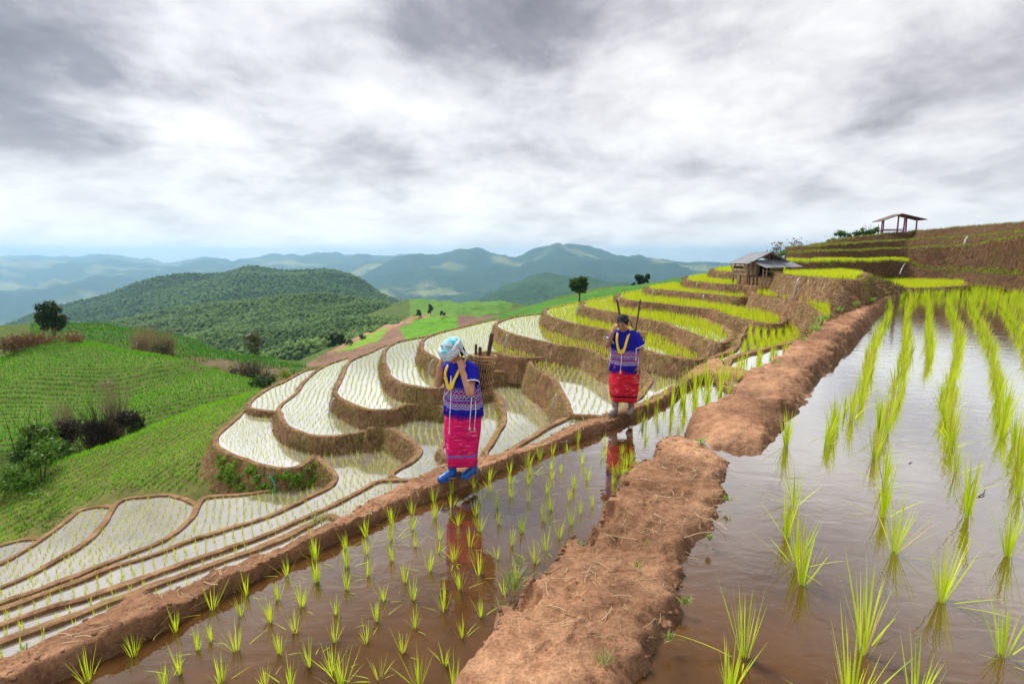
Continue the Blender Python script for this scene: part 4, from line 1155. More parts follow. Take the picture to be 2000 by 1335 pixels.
forest('forest', H2, 22000, 4, 8, (0.028, 0.075, 0.02), (0.09, 0.18, 0.04), 'dark green forest covering the domed hill behind', 2, (0, 0.56))

# ------------------------------------------------------------------ maize rows on the green slopes
def crop(name, poly_px, dmin, dmax, rowang, sr, sa, h, cA, cB, label, seed, wav=0.5, n=4, thin=0.03, w=0.05):
    g = np.random.default_rng(seed)
    xs = [(px - 1000) / F * d for px, _ in poly_px for d in (dmin, dmax)]
    x0, x1 = min(xs), max(xs)
    th = R(rowang); ax = np.array([math.cos(th), math.sin(th)]); bx = np.array([-math.sin(th), math.cos(th)])
    cor = np.array([(x, y) for x in (x0, x1) for y in (dmin, dmax)])
    q = np.stack([cor @ ax, cor @ bx], 1)
    UA, UB = np.meshgrid(np.arange(q[:, 0].min(), q[:, 0].max(), sa), np.arange(q[:, 1].min(), q[:, 1].max(), sr))
    UA, UB = UA.ravel(), UB.ravel()
    UA = UA + g.normal(0, sa * 0.25, UA.size)
    UB = UB + wav * np.sin(UA * 0.13 + UB * 0.05) + 0.4 * wav * np.sin(UA * 0.31 + 1) + g.normal(0, sr * 0.07, UB.size)
    xy = UA[:, None] * ax + UB[:, None] * bx
    m = (xy[:, 1] > dmin) & (xy[:, 1] < dmax)
    xy = xy[m]
    z = ground_z(xy[:, 0], xy[:, 1])
    u, v = pix_np(xy[:, 0], xy[:, 1], z)
    m = inside(poly_px, u, v) & (g.random(len(xy)) > thin) & (fbm(xy[:, 0] * 0.25, xy[:, 1] * 0.25, 2.0, 3) > -1.45)
    for kk in ('T1', 'T1b', 'T2', 'O', 'N', 'M', 'L', 'P'):
        m &= ~inside(TPOLY[kk], xy[:, 0], xy[:, 1])
    base = np.c_[xy[m], z[m] - 0.03]
    V, Ft, C = blades_np(base, n, h, h * 0.45, w, cA, cB, seed)
    o = link(name, np_mesh(name, V, Ft, C, smooth=False), M['leaf'])
    return tag(o, label, 'crop', kind='stuff'), len(base)
print('crop', crop('maize_plants', [(30,1060),(60,1030),(180,975),(250,955),(320,960),(420,948),(470,915),(420,880),(410,850),(480,785),(525,745),(600,712),(610,724),(560,760),(525,740),(437,780),(297,830),(175,872),(70,915),(-60,985),(-60,1080)], 19, 36, 62, 0.52, 0.11, 0.27, (0.15, 0.40, 0.015), (0.34, 0.66, 0.035), 'young maize rows on the green slope below the oval terrace', 5, 0.5, 5, 0.03, 0.045)[1])
print('crop', crop('maize_plants', [(-60,720),(0,700),(60,672),(110,655),(200,668),(300,688),(370,708),(430,726),(515,748),(500,762),(400,806),(250,870),(140,890),(-60,880)], 34, 68, 12, 0.8, 0.16, 0.38, (0.08, 0.28, 0.012), (0.24, 0.55, 0.03), 'maize rows on the slope across the gully', 6, 1.2, 5, 0.04, 0.075)[1])
print('crop', crop('maize_plants', [(60,634),(200,632),(300,644),(380,662),(450,682),(520,700),(600,716),(560,735),(430,700),(380,712),(300,690),(60,655)], 78, 116, 8, 1.6, 0.34, 0.75, (0.05, 0.19, 0.012), (0.14, 0.38, 0.025), 'dark green maize on the rounded hill behind the dry bamboo', 7, 1.5, 4, 0.04, 0.16)[1])

# ------------------------------------------------------------------ shrubs, dry brush and weeds
def twigs(mb, g, base, n, h, spread, rad, col):
    for i in range(n):
        a = g.uniform(0, 6.28); l = h * g.uniform(0.5, 1.1); s = spread * g.uniform(0.1, 1.0)
        b = Vector(base) + Vector((g.gauss(0, spread * 0.25), g.gauss(0, spread * 0.25), 0))
        t = b + Vector((math.cos(a) * s, math.sin(a) * s, l))
        m = b.lerp(t, 0.55) + Vector((g.gauss(0, 0.06), g.gauss(0, 0.06), 0.12 * l))
        mb.tube([b, m, t], [rad, rad * 0.7, rad * 0.2], 3, cap=False, col=col)
def brush(name, base, h, spread, label, seed, n=160, rad=0.02, col=(0.33, 0.24, 0.13), leafn=0, lc=((0.03, 0.07, 0.012), (0.09, 0.18, 0.02)), lh=0.6, ls=0.1, lr=0.5):
    g = random.Random(seed); gn = np.random.default_rng(seed)
    root = empty(name, base); tag(root, label, 'shrub')
    mb = MB(); twigs(mb, g, (0, 0, -0.1), n, h, spread, rad, col)
    mb.build('stems', M['leaf_far'], root)
    if leafn:
        cc = [(g.gauss(0, spread * 0.45), g.gauss(0, spread * 0.45), h * lh * g.uniform(0.3, 1.1)) for _ in range(9)]
        V, Fq, C = leaf_cloud(gn, cc, [spread * lr * g.uniform(0.5, 1) for _ in cc], leafn, ls, lc[0], lc[1], 0.8, 0.2)
        link('foliage', np_mesh('foliage', V, Fq, C, smooth=False), M['leaf'], root)
    return root
def fix(px, d, dz=0.0):
    p = drop(px, d); p.z += dz; return p
brush('dry_bush', fix(145, 35.0, 0.6), 4.0, 1.7, 'large dark tangled bush in the gully below the maize slope', 61, 260, 0.02, (0.05, 0.035, 0.026), 9000, ((0.010, 0.009, 0.006), (0.055, 0.04, 0.022)), 0.72, 0.075, 0.62)
brush('dry_bush', fix(185, 36.0, 1.6), 4.6, 1.3, 'pale dry twiggy bush rising behind the dark tangled bush', 62, 150, 0.011, (0.30, 0.22, 0.14), 500, ((0.16, 0.11, 0.06), (0.32, 0.24, 0.15)), 0.85, 0.06, 0.6)
brush('green_bush', fix(228, 35.5, 1.6), 2.2, 0.7, 'green bush at the right of the dark tangled bush', 63, 40, 0.02, (0.1, 0.08, 0.05), 1100, ((0.03, 0.07, 0.01), (0.1, 0.19, 0.025)), 0.7, 0.1, 0.6)
brush('dry_bush', fix(75, 37.0, 1.0), 3.4, 1.0, 'pale dry twigs at the left of the dark tangled bush', 64, 150, 0.014, (0.34, 0.26, 0.16))
brush('dry_bush', fix(262, 84.0, 0), 6.0, 2.2, 'pale dry bamboo clump in the gully between the maize hills', 65, 260, 0.035, (0.42, 0.31, 0.18), 900, ((0.20, 0.15, 0.08), (0.42, 0.32, 0.19)), 0.7, 0.16, 0.55)
brush('dry_bush', fix(300, 80.0, 0), 4.8, 2.4, 'lower dry bamboo clump right of the tall dry bamboo', 66, 260, 0.035, (0.38, 0.28, 0.16), 500, ((0.05, 0.09, 0.02), (0.13, 0.16, 0.05)), 0.5, 0.2, 0.5)
brush('dry_bush', fix(470, 66.0, 0), 3.6, 2.6, 'grey brown brush in the gully under the pale tree', 67, 240, 0.03, (0.16, 0.12, 0.08), 700, ((0.04, 0.05, 0.02), (0.11, 0.11, 0.045)), 0.5, 0.16, 0.6)
brush('green_bush', fix(565, 52.0, 0), 1.9, 1.4, 'bright yellow green bush at the tip of the upper left terrace', 68, 30, 0.02, (0.12, 0.1, 0.05), 1200, ((0.14, 0.2, 0.015), (0.3, 0.34, 0.03)), 0.6, 0.12, 0.6)
brush('green_bush', fix(500, 47.0, 0), 1.3, 1.2, 'low dark bush beyond the green maize crest', 69, 60, 0.02, (0.1, 0.07, 0.05), 700, ((0.02, 0.05, 0.01), (0.07, 0.12, 0.02)), 0.6, 0.11, 0.6)
brush('green_bush', fix(5, 27.0, -0.2), 4.2, 1.6, 'dark leafy bush at the left edge below the maize slope', 70, 8, 0.03, (0.06, 0.05, 0.03), 3600, ((0.03, 0.08, 0.01), (0.13, 0.26, 0.025)), 0.6, 0.11, 0.6)
brush('green_bush', fix(-15, 24.0, -0.2), 2.6, 1.4, 'lower leafy bush at the left edge nearest the terraces', 71, 6, 0.03, (0.06, 0.05, 0.03), 2400, ((0.04, 0.10, 0.01), (0.16, 0.32, 0.03)), 0.6, 0.09, 0.6)
brush('green_bush', fix(40, 36.0, -0.2), 1.8, 1.3, 'bright green undergrowth left of the dark tangled bush', 72, 30, 0.03, (0.06, 0.05, 0.03), 1300, ((0.05, 0.12, 0.012), (0.14, 0.27, 0.025)), 0.5, 0.1, 0.6)
brush('dry_bush', fix(30, 60.0, 0), 2.4, 3.4, 'rusty brown brush under the left edge of the hill crest', 73, 300, 0.03, (0.24, 0.12, 0.055), 1700, ((0.1, 0.08, 0.025), (0.26, 0.14, 0.05)), 0.5, 0.15, 0.5)

# ------------------------------------------------------------------ scythed dry grass hanging on the terrace banks
def bank_grass(P0, Nn, L, g, up, cols, seed, w=0.012):
    """one blade per point: leaves the bank along Nn and sags, or stands up where up > 0"""
    n = len(P0)
    r = g.normal(0, 0.5, (n, 3)); r[:, 2] *= 0.4
    d = Nn * 0.7 + r + np.array([0, 0, 1]) * up[:, None]
    d /= np.linalg.norm(d, axis=1, keepdims=True)
    ln = (L * g.uniform(0.5, 1.3, n))[:, None]
    tip = P0 + d * ln
    s = np.cross(d, g.normal(0, 1, (n, 3))); s /= np.maximum(np.linalg.norm(s, axis=1, keepdims=True), 1e-6)
    V = np.stack([P0 - s * w * 0.5, P0 + s * w * 0.5, tip], 1).reshape(-1, 3)
    return V, np.arange(len(V)).reshape(-1, 3), np.repeat(cols, 3, 0)
HAY = np.array([(0.20, 0.12, 0.062), (0.34, 0.215, 0.11), (0.48, 0.34, 0.18), (0.13, 0.078, 0.045)])
GRN = np.array([(0.24, 0.28, 0.03), (0.36, 0.37, 0.05), (0.15, 0.22, 0.025)])
VV, FF_, CC, off_ = [], [], [], 0
def push(V, Ft, C):
    global off_
    VV.append(V); FF_.append(Ft + off_); CC.append(C); off_ += len(V)
for key, (D, ol) in TER.items():
    g = np.random.default_rng(sum(map(ord, key)) + 3)
    ring = TPOLY[key]; nn = smooth_ring(ring_normals(ring), 3)
    nn /= np.maximum(np.linalg.norm(nn, axis=1, keepdims=True), 1e-9)
    depth = DEPTH.get(key, 1.2); flare = FLARE.get(key, 0.33)
    dist = np.linalg.norm(ring, axis=1)
    vis = (-(ring * nn).sum(1) / dist) > -0.15
    idx = np.where(vis)[0]
    if not len(idx): continue
    step = np.mean(np.linalg.norm(np.diff(ring, axis=0), axis=1))
    N = int(len(idx) * step * 210)
    i = g.choice(idx, N); f = g.random(N) ** 1.2
    f[g.random(N) < 0.16] = 0.0
    p = ring[i] + (np.roll(ring, -1, 0)[i] - ring[i]) * g.random(N)[:, None]
    ok = clear_of(p[:, 0], p[:, 1], key)
    i, f, p = i[ok], f[ok], p[ok]; N = len(i)
    off = 0.02 + flare * depth * f ** 1.25
    top = f == 0.0
    off[top] = -g.uniform(0.0, 0.12, top.sum())
    q = np.c_[p + nn[i] * off[:, None], CZ - D + 0.05 - depth * f]
    gk = fbm(q[:, 0] * 0.5, q[:, 1] * 0.5, D, 3)
    green = (g.random(N) < np.clip(0.30 + 0.55 * gk + (0.25 if key in ('T1', 'S', 'Q', 'T3') else 0), 0.04, 0.8))
    cols = HAY[g.integers(0, 4, N)]; cols = np.where(green[:, None], GRN[g.integers(0, 3, N)], cols) * g.uniform(0.8, 1.2, N)[:, None]
    up = np.where(top, 1.2, -0.35 + 0.5 * g.random(N))
    L = np.where(top, 0.09, 0.20)
    push(*bank_grass(q, np.c_[nn[i], np.zeros(N)], L, g, up, cols, 1, 0.016))
for G, cnt, L0 in ((RH, 17000, 0.2), (BK2, 4000, 0.2)):
    g = np.random.default_rng(cnt)
    nv, nu = G.shape[:2]
    i = g.uniform(0, min(nv - 2, 47), cnt); j = g.uniform(0, nu - 1.01, cnt)
    i0, j0 = i.astype(int), j.astype(int); fi, fj = (i - i0)[:, None], (j - j0)[:, None]
    q = G[i0, j0] * (1 - fi) * (1 - fj) + G[i0 + 1, j0] * fi * (1 - fj) + G[i0, j0 + 1] * (1 - fi) * fj + G[i0 + 1, j0 + 1] * fi * fj
    gk = fbm(q[:, 0] * 0.3, q[:, 1] * 0.3, q[:, 2] * 0.5, 3)
    ledge = np.zeros(cnt, bool)
    for a, b in ((10, 13), (22, 25), (32, 35), (42, 48)): ledge |= (i >= a - 0.6) & (i < b)
    if G is BK2: ledge = i > 13
    green = g.random(cnt) < np.clip(0.05 + 0.4 * gk + 0.7 * ledge, 0.02, 0.92)
    cols = HAY[g.integers(0, 4, cnt)] * 0.5; cols = np.where(green[:, None], GRN[g.integers(0, 3, cnt)], cols)
    push(*bank_grass(q, np.tile(np.array([-0.3, -0.9, 0.0]), (cnt, 1)), np.where(ledge, L0 * 1.2, L0), g, np.where(ledge, 1.3, -0.2), cols, 2, 0.03))
for a, b, cnt in ((9.6, 12.6, 5000), (21.6, 24.6, 7000), (31.6, 34.6, 7000), (41.5, 44, 5000)):
    g = np.random.default_rng(int(a * 10))
    i = g.uniform(a, b, cnt); j = g.uniform(0, 358, cnt)
    i0, j0 = i.astype(int), j.astype(int); fi, fj = (i - i0)[:, None], (j - j0)[:, None]
    q = RH[i0, j0] * (1 - fi) * (1 - fj) + RH[i0 + 1, j0] * fi * (1 - fj) + RH[i0, j0 + 1] * (1 - fi) * fj + RH[i0 + 1, j0 + 1] * fi * fj
    push(*bank_grass(q, np.tile(np.array([0, -0.3, 0.0]), (cnt, 1)), np.full(cnt, 0.17), g, np.full(cnt, 1.4), GRN[g.integers(0, 3, cnt)] * g.uniform(0.9, 1.5, cnt)[:, None], 2, 0.03))
o = link('bank_grass', np_mesh('bank_grass', np.concatenate(VV), np.concatenate(FF_), np.concatenate(CC), smooth=False), M['leaf_far'])
tag(o, 'cut dry grass hanging on the terrace banks', 'grass', kind='stuff')

g = np.random.default_rng(44)
cnt = 2600
i = g.uniform(10.3, 12.7, cnt); j = g.uniform(0, 190, cnt)
i0, j0 = i.astype(int), j.astype(int); fi, fj = (i - i0)[:, None], (j - j0)[:, None]
q = RH[i0, j0] * (1 - fi) * (1 - fj) + RH[i0 + 1, j0] * fi * (1 - fj) + RH[i0, j0 + 1] * (1 - fi) * fj + RH[i0 + 1, j0 + 1] * fi * fj
u, v = pix_np(q[:, 0], q[:, 1], q[:, 2]); q = q[u < 1775]
V, Ft, C = blades_np(q, 5, 0.26, 0.09, 0.02, (0.50, 0.62, 0.02), (0.78, 0.84, 0.03), 45)
o = link('rice_seedlings', np_mesh('rice_seedlings', V, Ft, C, smooth=False), M['blade'])
tag(o, 'thin strip of rice on the ledge behind the hut', 'rice', kind='stuff')
# ------------------------------------------------------------------ field hut on stilts
def mk_metal():
    t = NT('zinc_sheet'); o = t.obj()
    n = t.noise(1.2, 5, 0.6, o); n2 = t.noise(14, 4, 0.6, o)
    c = t.ramp(t.math('ADD', t.math('MULTIPLY', n, 0.6), t.math('MULTIPLY', n2, 0.4)), [(0.35, (0.12, 0.125, 0.145)), (0.55, (0.19, 0.20, 0.225)), (0.72, (0.25, 0.255, 0.275))])
    return t.done(t.principled(Base_Color=c, Roughness=0.6, Metallic=0.15, Specular_IOR_Level=0.4))
M['zinc'] = mk_metal()
M['plank'] = mat_plain('weathered_plank', (0.24, 0.15, 0.095), 0.9, 0.45, 6.0, 0.15, 0.5)
M['plank2'] = mat_plain('pale_plank', (0.36, 0.27, 0.19), 0.9, 0.4, 6.0, 0.15, 0.5)
M['post'] = mat_plain('hut_post', (0.15, 0.105, 0.075), 0.9, 0.4, 7.0, 0.15, 0.5)
M['dark'] = mat_plain('dark_blue_panel', (0.02, 0.022, 0.045), 0.9, 0.3, 6.0, 0.1)
hb_ = P(1492, 556, 1.72 - 0.06)
hut = empty('field_hut', hb_)
tag(hut, 'small stilted plank hut with grey zinc roofs on the upper terraces', 'hut')
hg = random.Random(4)
def bar(name, a, b, r, mat, parent=hut, n=6, jit=0.0):
    mb = MB(); a, b = Vector(a), Vector(b)
    mb.tube([a, a.lerp(b, 0.5) + Vector((hg.uniform(-jit, jit), hg.uniform(-jit, jit), 0)), b], [r, r * 0.95, r * 0.9], n)
    return mb.build(name, mat, parent)
def board(name, a, b, h, th, mat, parent=hut, up=(0, 0, 1)):
    a, b = Vector(a), Vector(b); d = (b - a).normalized(); u = Vector(up); u = (u - d * u.dot(d)).normalized(); w = d.cross(u)
    mb = MB()
    vs = [p + u * (s * h / 2) + w * (q * th / 2) for p in (a, b) for s, q in ((-1, -1), (1, -1), (1, 1), (-1, 1))]
    mb.add(vs, [(0, 1, 2, 3), (7, 6, 5, 4), (0, 4, 5, 1), (1, 5, 6, 2), (2, 6, 7, 3), (3, 7, 4, 0)])
    return mb.build(name, mat, parent)
def roof_sheet(c00, c10, c11, c01, parent, name='roof_sheet', n=18, amp=0.012):
    """corrugated sheet spanned by four corners, ridges running from edge 00-10 to 01-11"""
    c00, c10, c11, c01 = map(Vector, (c00, c10, c11, c01))
    nn = (c10 - c00).cross(c01 - c00).normalized()
    mb = MB(); vs = []; fs = []
    for lay in (0, -0.008):
        for i in range(n + 1):
            f = i / n
            o = nn * (amp * (1 if i % 2 else -1) + lay)
            vs += [c00.lerp(c10, f) + o, c01.lerp(c11, f) + o]
    N = 2 * (n + 1)
    for i in range(n):
        a = 2 * i
        fs += [(a, a + 2, a + 3, a + 1), (N + a, N + a + 1, N + a + 3, N + a + 2), (a, N + a, N + a + 2, a + 2), (a + 1, a + 3, N + a + 3, N + a + 1)]
    mb.add(vs, fs)
    return mb.build(name, M['zinc'], parent)
LB = 1.9     # depth of the hut
# main gabled roof: ridge runs back from the gable
rf = roof_sheet((0.12, -0.28, 1.89), (0.12, 0.95, 1.88), (-1.22, 0.98, 1.22), (-1.10, -0.26, 1.24), hut)
roof_sheet((0.12, 0.90, 1.895), (0.12, LB + 0.35, 1.87), (-1.27, LB + 0.4, 1.215), (-1.21, 0.92, 1.232), hut)
roof_sheet((0.12, -0.28, 1.895), (0.12, LB + 0.3, 1.875), (1.42, LB + 0.3, 1.24), (1.36, -0.28, 1.27), hut)
# lean-to roof over the porch, three sheets
for k in range(3):
    f0, f1 = k / 3 - (0.02 if k else 0), (k + 1) / 3
    a, b = Vector((-0.98, 0.02, 1.40 + 0.004 * k)), Vector((1.12, 0.02, 1.46 + 0.004 * k))
    c, d = Vector((-0.47, -0.95, 1.00 + 0.004 * k)), Vector((1.66, -0.95, 1.05 + 0.004 * k))
    roof_sheet(a.lerp(b, f0), a.lerp(b, f1), c.lerp(d, f1), c.lerp(d, f0), hut, n=14)
board('barge_board', (0.12, -0.30, 1.86), (-1.12, -0.28, 1.21), 0.07, 0.02, M['post'])
board('barge_board', (0.12, -0.30, 1.86), (1.34, -0.30, 1.24), 0.07, 0.02, M['post'])
bar('king_post', (0.12, -0.1, 1.4), (0.12, -0.1, 1.84), 0.04, M['post'])
bar('tie_beam', (-1.05, -0.05, 1.27), (1.05, -0.05, 1.3), 0.035, M['post'])
# left wall: boards leaning out towards the top, a long gap left open as a window
for k in range(7):
    z = 0.60 + k * 0.088
    x = -1.04 - (z - 0.55) * 0.28
    if k in (4, 5):
        board('plank', (x, 0.0, z), (x, 0.25, z), 0.08, 0.018, M['plank'])
        board('plank', (x, LB - 0.15, z), (x, LB, z), 0.08, 0.018, M['plank2'])
    else:
        board('plank', (x, hg.uniform(-0.03, 0.02), z), (x, LB + hg.uniform(-0.03, 0.05), z + hg.uniform(-0.01, 0.01)), 0.082, 0.018, M['plank'] if k % 3 else M['plank2'])
for yy in (0.02, 0.65, 1.25, LB):
    bar('wall_stud', (-1.0, yy, 0.5), (-1.24, yy, 1.24), 0.028, M['post'])
# front wall beside the porch: upright boards
for k in range(6):
    x = -1.0 + k * 0.105
    z1 = 1.24 + k * 0.03
    board('plank', (x - 0.04 + k * 0.008, -0.02, 0.56), (x - 0.16 + k * 0.03, -0.03, z1), 0.1, 0.02, M['plank'] if k % 2 else M['plank2'], up=(1, 0, 0))
# back and right wall boards, dark inside
for k in range(8):
    z = 0.58 + k * 0.092
    board('plank', (1.02, 0.02, z), (1.06, LB, z), 0.085, 0.018, M['post'])
    board('plank', (-1.02, LB, z), (1.02, LB, z), 0.085, 0.018, M['post'])
for k in range(9):
    board('floor_plank', (-1.0 + k * 0.24, -0.75 if k > 2 else 0.0, 0.535), (-1.0 + k * 0.24, LB, 0.535), 0.22, 0.025, M['post'], up=(1, 0, 0))
board('dark_panel', (-0.2, 0.25, 0.86), (0.42, 0.3, 0.86), 0.5, 0.02, M['dark'])  # thin dark blue panel set in the porch opening
for (x, y, z0, z1, r) in ((-1.0, 0.02, 0, 1.24, 0.045), (-0.42, -0.02, 0, 1.38, 0.045), (1.02, 0.0, 0, 1.36, 0.05), (1.05, -0.8, 0, 1.06, 0.04), (-0.30, -0.82, 0, 1.04, 0.04), (0.32, -0.82, 0, 1.04, 0.035),
                         (-1.0, 0.95, 0, 0.6, 0.045), (-1.0, LB, 0, 1.2, 0.045), (1.02, LB, 0, 1.2, 0.045), (0.0, LB, 0, 0.6, 0.045), (0.35, 0.9, 0, 0.6, 0.045), (-0.65, -0.02, 0, 0.58, 0.05)):
    bar('post', (x + hg.uniform(-.02, .02), y, z0 - 0.12), (x, y, z1), r, M['post'], jit=0.02)
bar('porch_rail', (-0.30, -0.84, 0.8), (1.05, -0.82, 0.79), 0.02, M['plank2'])
bar('floor_beam', (-1.05, -0.0, 0.49), (1.08, -0.0, 0.49), 0.045, M['post'])
bar('floor_beam', (-0.35, -0.78, 0.49), (1.1, -0.78, 0.49), 0.04, M['post'])
# ladder to the porch
for sx in (-0.62, -0.44):
    bar('ladder_rail', (sx, -1.15, -0.05), (sx + 0.12, -0.8, 0.95), 0.018, M['plank2'])
for k in range(5):
    f = 0.1 + k * 0.18
    bar('ladder_rung', (-0.64 + 0.12 * f, -1.15 + 0.35 * f, f), (-0.42 + 0.12 * f, -1.15 + 0.35 * f, f), 0.012, M['plank2'])
def log_(name, px, d, L, r, label, ang):
    pass

# ------------------------------------------------------------------ open shelter on the skyline
M['pinkpost'] = mat_plain('purple_painted_post', (0.32, 0.10, 0.22), 0.7, 0.3, 8.0, 0.2)
M['thatch'] = mat_plain('shelter_roof', (0.16, 0.12, 0.105), 0.9, 0.45, 8.0, 0.15, 0.6)
sb_ = Pd(1757, 455.5, 49.3)
sh = empty('open_shelter', sb_)
tag(sh, 'open shelter with purple posts and a low pitched roof on the skyline', 'shelter')
u_ = 0.0493
def sx(px): return (px - 1757) * u_
def sz(py): return (455.5 - py) * u_
for (px, top, y) in ((1724, 431, 0.0), (1753, 423, 0.1), (1762, 422.5, -0.1), (1730, 431, 0.6), (1776, 426, 0.6), (1787, 428.5, 0.0)):
    bar('post', (sx(px) + (0.14 if px == 1776 else 0), y, -0.35), (sx(px), y, sz(top) + 0.02), 0.075 if px != 1730 else 0.05, M['pinkpost'], sh, 7, 0.03)
for k in range(5):
    y0, y1 = -0.3 + k * 0.26, -0.3 + (k + 1) * 0.26 - 0.01
    for (a, b, c, d) in (((1754, 419), (1716, 432.5), 0, 0), ((1754, 419), (1802, 429.5), 0, 0)):
        mb = MB()
        A, B = Vector((sx(a[0]), 0, sz(a[1]))), Vector((sx(b[0]), 0, sz(b[1])))
        vs = []
        for zz in (0, -0.07):
            for p, y in ((A, y0), (B, y0), (B, y1), (A, y1)):
                vs.append((p.x, y, p.z + zz + 0.006 * (k % 2)))
        mb.add(vs, [(0, 1, 2, 3), (7, 6, 5, 4), (0, 4, 5, 1), (1, 5, 6, 2), (2, 6, 7, 3), (3, 7, 4, 0)])
        mb.build('roof_panel', M['thatch'], sh)
bar('ridge_beam', (sx(1754), -0.34, sz(420.5) - 0.05), (sx(1754), 1.0, sz(420.5) - 0.05), 0.05, M['thatch'], sh)
bar('bench_rail', (sx(1721), 0.0, sz(449)), (sx(1765), -0.2, sz(448)), 0.05, M['pinkpost'], sh)
board('bench_seat', (sx(1722), 0.4, sz(450)), (sx(1766), 0.3, sz(450)), 0.5, 0.05, M['thatch'], sh, up=(0, 1, 0))
b_ = Pd(1715, 455, 48.5)
mb = MB(); mb.tube([(0, 0, -0.4), (0.02, 0, 0.35), (-0.05, 0, 0.75)], [0.04, 0.035, 0.025], 6)
o = mb.build('stake', M['post']); o.location = b_
tag(o, 'thin leaning stake beside the open shelter', 'stake')

# bushes on the skyline left of the shelter, brush behind the hut
def bush_at(name, px, py, d, h, spread, label, seed, **kw):
    p = Pd(px, py, d)
    return brush(name, p, h, spread, label, seed, **kw)
GL = ((0.035, 0.09, 0.02), (0.10, 0.2, 0.04))
bush_at('green_bush', 1692, 468, 50, 1.5, 1.0, 'green bush nearest the shelter on the skyline', 81, n=30, rad=0.015, col=(0.08, 0.06, 0.04), leafn=700, lc=GL, ls=0.11, lr=0.45)
bush_at('green_bush', 1668, 472, 51, 1.3, 0.8, 'middle green bush on the skyline left of the shelter', 82, n=24, rad=0.015, col=(0.08, 0.06, 0.04), leafn=560, lc=GL, ls=0.11, lr=0.5)
bush_at('green_bush', 1640, 477, 50, 1.6, 1.0, 'leftmost feathery green bush on the skyline', 83, n=30, rad=0.015, col=(0.08, 0.06, 0.04), leafn=520, lc=GL, ls=0.12, lr=0.5)
bush_at('green_bush', 1527, 505, 40, 0.75, 0.6, 'small green bush just behind the hut roof', 84, n=20, rad=0.012, col=(0.08, 0.06, 0.04), leafn=380, lc=((0.05, 0.13, 0.02), (0.14, 0.3, 0.04)), ls=0.07, lr=0.5)
bush_at('dry_bush', 1512, 512, 43, 1.7, 1.1, 'sparse leafy brush rising behind the hut', 85, n=26, rad=0.010, col=(0.14, 0.09, 0.06), leafn=150, lc=((0.06, 0.06, 0.03), (0.15, 0.11, 0.06)), ls=0.09, lh=0.85, lr=0.6)
bush_at('dry_bush', 1548, 505, 44, 1.5, 1.3, 'thin bare brush between the hut and the cut slope', 86, n=26, rad=0.009, col=(0.16, 0.10, 0.07), leafn=110, lc=((0.09, 0.06, 0.04), (0.18, 0.12, 0.07)), ls=0.09, lh=0.9, lr=0.7)
bush_at('green_bush', 1550, 556, 30.6, 0.5, 0.45, 'dark weeds growing at the right foot of the hut', 87, n=20, rad=0.01, col=(0.06, 0.05, 0.03), leafn=420, lc=((0.015, 0.04, 0.01), (0.06, 0.12, 0.02)), ls=0.05, lr=0.5)

# ------------------------------------------------------------------ water spilling from terrace to terrace
t = NT('falling_water')
M['spill'] = t.done(t.principled(Base_Color=(0.72, 0.73, 0.74), Roughness=0.2, Specular_IOR_Level=0.5, Transmission_Weight=0.45, IOR=1.33))
def spill(p0, p1, w, label, seed):
    g = random.Random(seed)
    mb = MB(); p0, p1 = Vector(p0), Vector(p1)
    hor = Vector((p1.x - p0.x, p1.y - p0.y, 0))
    side = Vector((1, 0, 0))
    for k in range(5):
        o = side * g.uniform(-w, w) * 0.6
        pts = []
        for i in range(7):
            f = i / 6
            q = p0 + hor * f ** 0.7 + Vector((0, 0, (p1.z - p0.z) * f ** 1.4)) + o * (0.5 + f) + Vector((g.gauss(0, w * 0.15), g.gauss(0, w * 0.15), 0))
            pts.append(q)
        mb.tube(pts, [w * g.uniform(0.14, 0.30) * (1 - 0.3 * i / 6) for i in range(7)], 5, mi=0)
    o = mb.build('water_spill', M['spill'], smooth=True)
    tag(o, label, 'waterfall', 'small spills between terraces')
def spill_px(a, Da, b, Db, w, label, seed):
    """the top hangs on the rim of depth Da, the foot lands in water of depth Db in front of it"""
    p0 = P(a[0], a[1], Da); p1 = P(b[0], b[1], Db)
    p0.y -= 0.05
    # keep the foot clear of the bank: never behind the top
    if p1.y > p0.y - 0.12:
        s = (p0.y - 0.25) / p1.y
        p1 = Vector((p1.x * s, p1.y * s, p1.z))
    spill(p0, p1, w, label, seed)
spill_px((653,777), 6.6, (641,800), 7.45, 0.06, 'small spill between the second and third white terraces from the left', 1)
spill_px((846,701), 5.12, (834,719), 5.97, 0.07, 'small spill beside the headscarf of the nearer woman', 2)
spill_px((991,653), 4.40, (986,668), 5.19, 0.08, 'small spill above the nearer woman\'s basket sticks', 3)
spill_px((1087,768), 5.30, (1075,802), 6.67, 0.05, 'thin spill on the grassy bank between the two women', 4)
spill_px((1131,597), 3.1, (1126,611), 3.76, 0.07, 'small spill under the round green tree', 5)
spill_px((1210,582), 2.62, (1204,595), 3.16, 0.06, 'small spill just above the farther woman\'s head', 6)
spill_px((1277,566), 2.18, (1273,578), 2.7, 0.05, 'faint spill on the fourth bank below the hut side', 7)
spill_px((1363,551), 1.66, (1358,562), 2.25, 0.05, 'faint spill on the bank left of the hut', 8)
spill_px((1374,575), 2.2, (1371,590), 2.7, 0.05, 'faint spill below and left of the hut', 9)
spill_px((1416,531), 1.08, (1411,545), 1.72, 0.03, 'thin spill beside the left wall of the hut', 10)
spill_px((1562,541), 0.88, (1550,570), 1.86, 0.06, 'long spill on the brown bank right of the hut', 11)
spill(Pd(1890, 461, 40.6), Pd(1882, 478, 39.2), 0.12, 'white spill high on the cut slope at the right', 12)
spill(Pd(1769, 514, 40.6), Pd(1757, 535, 38.2), 0.06, 'thin spill in the corner of the cut slope', 13)
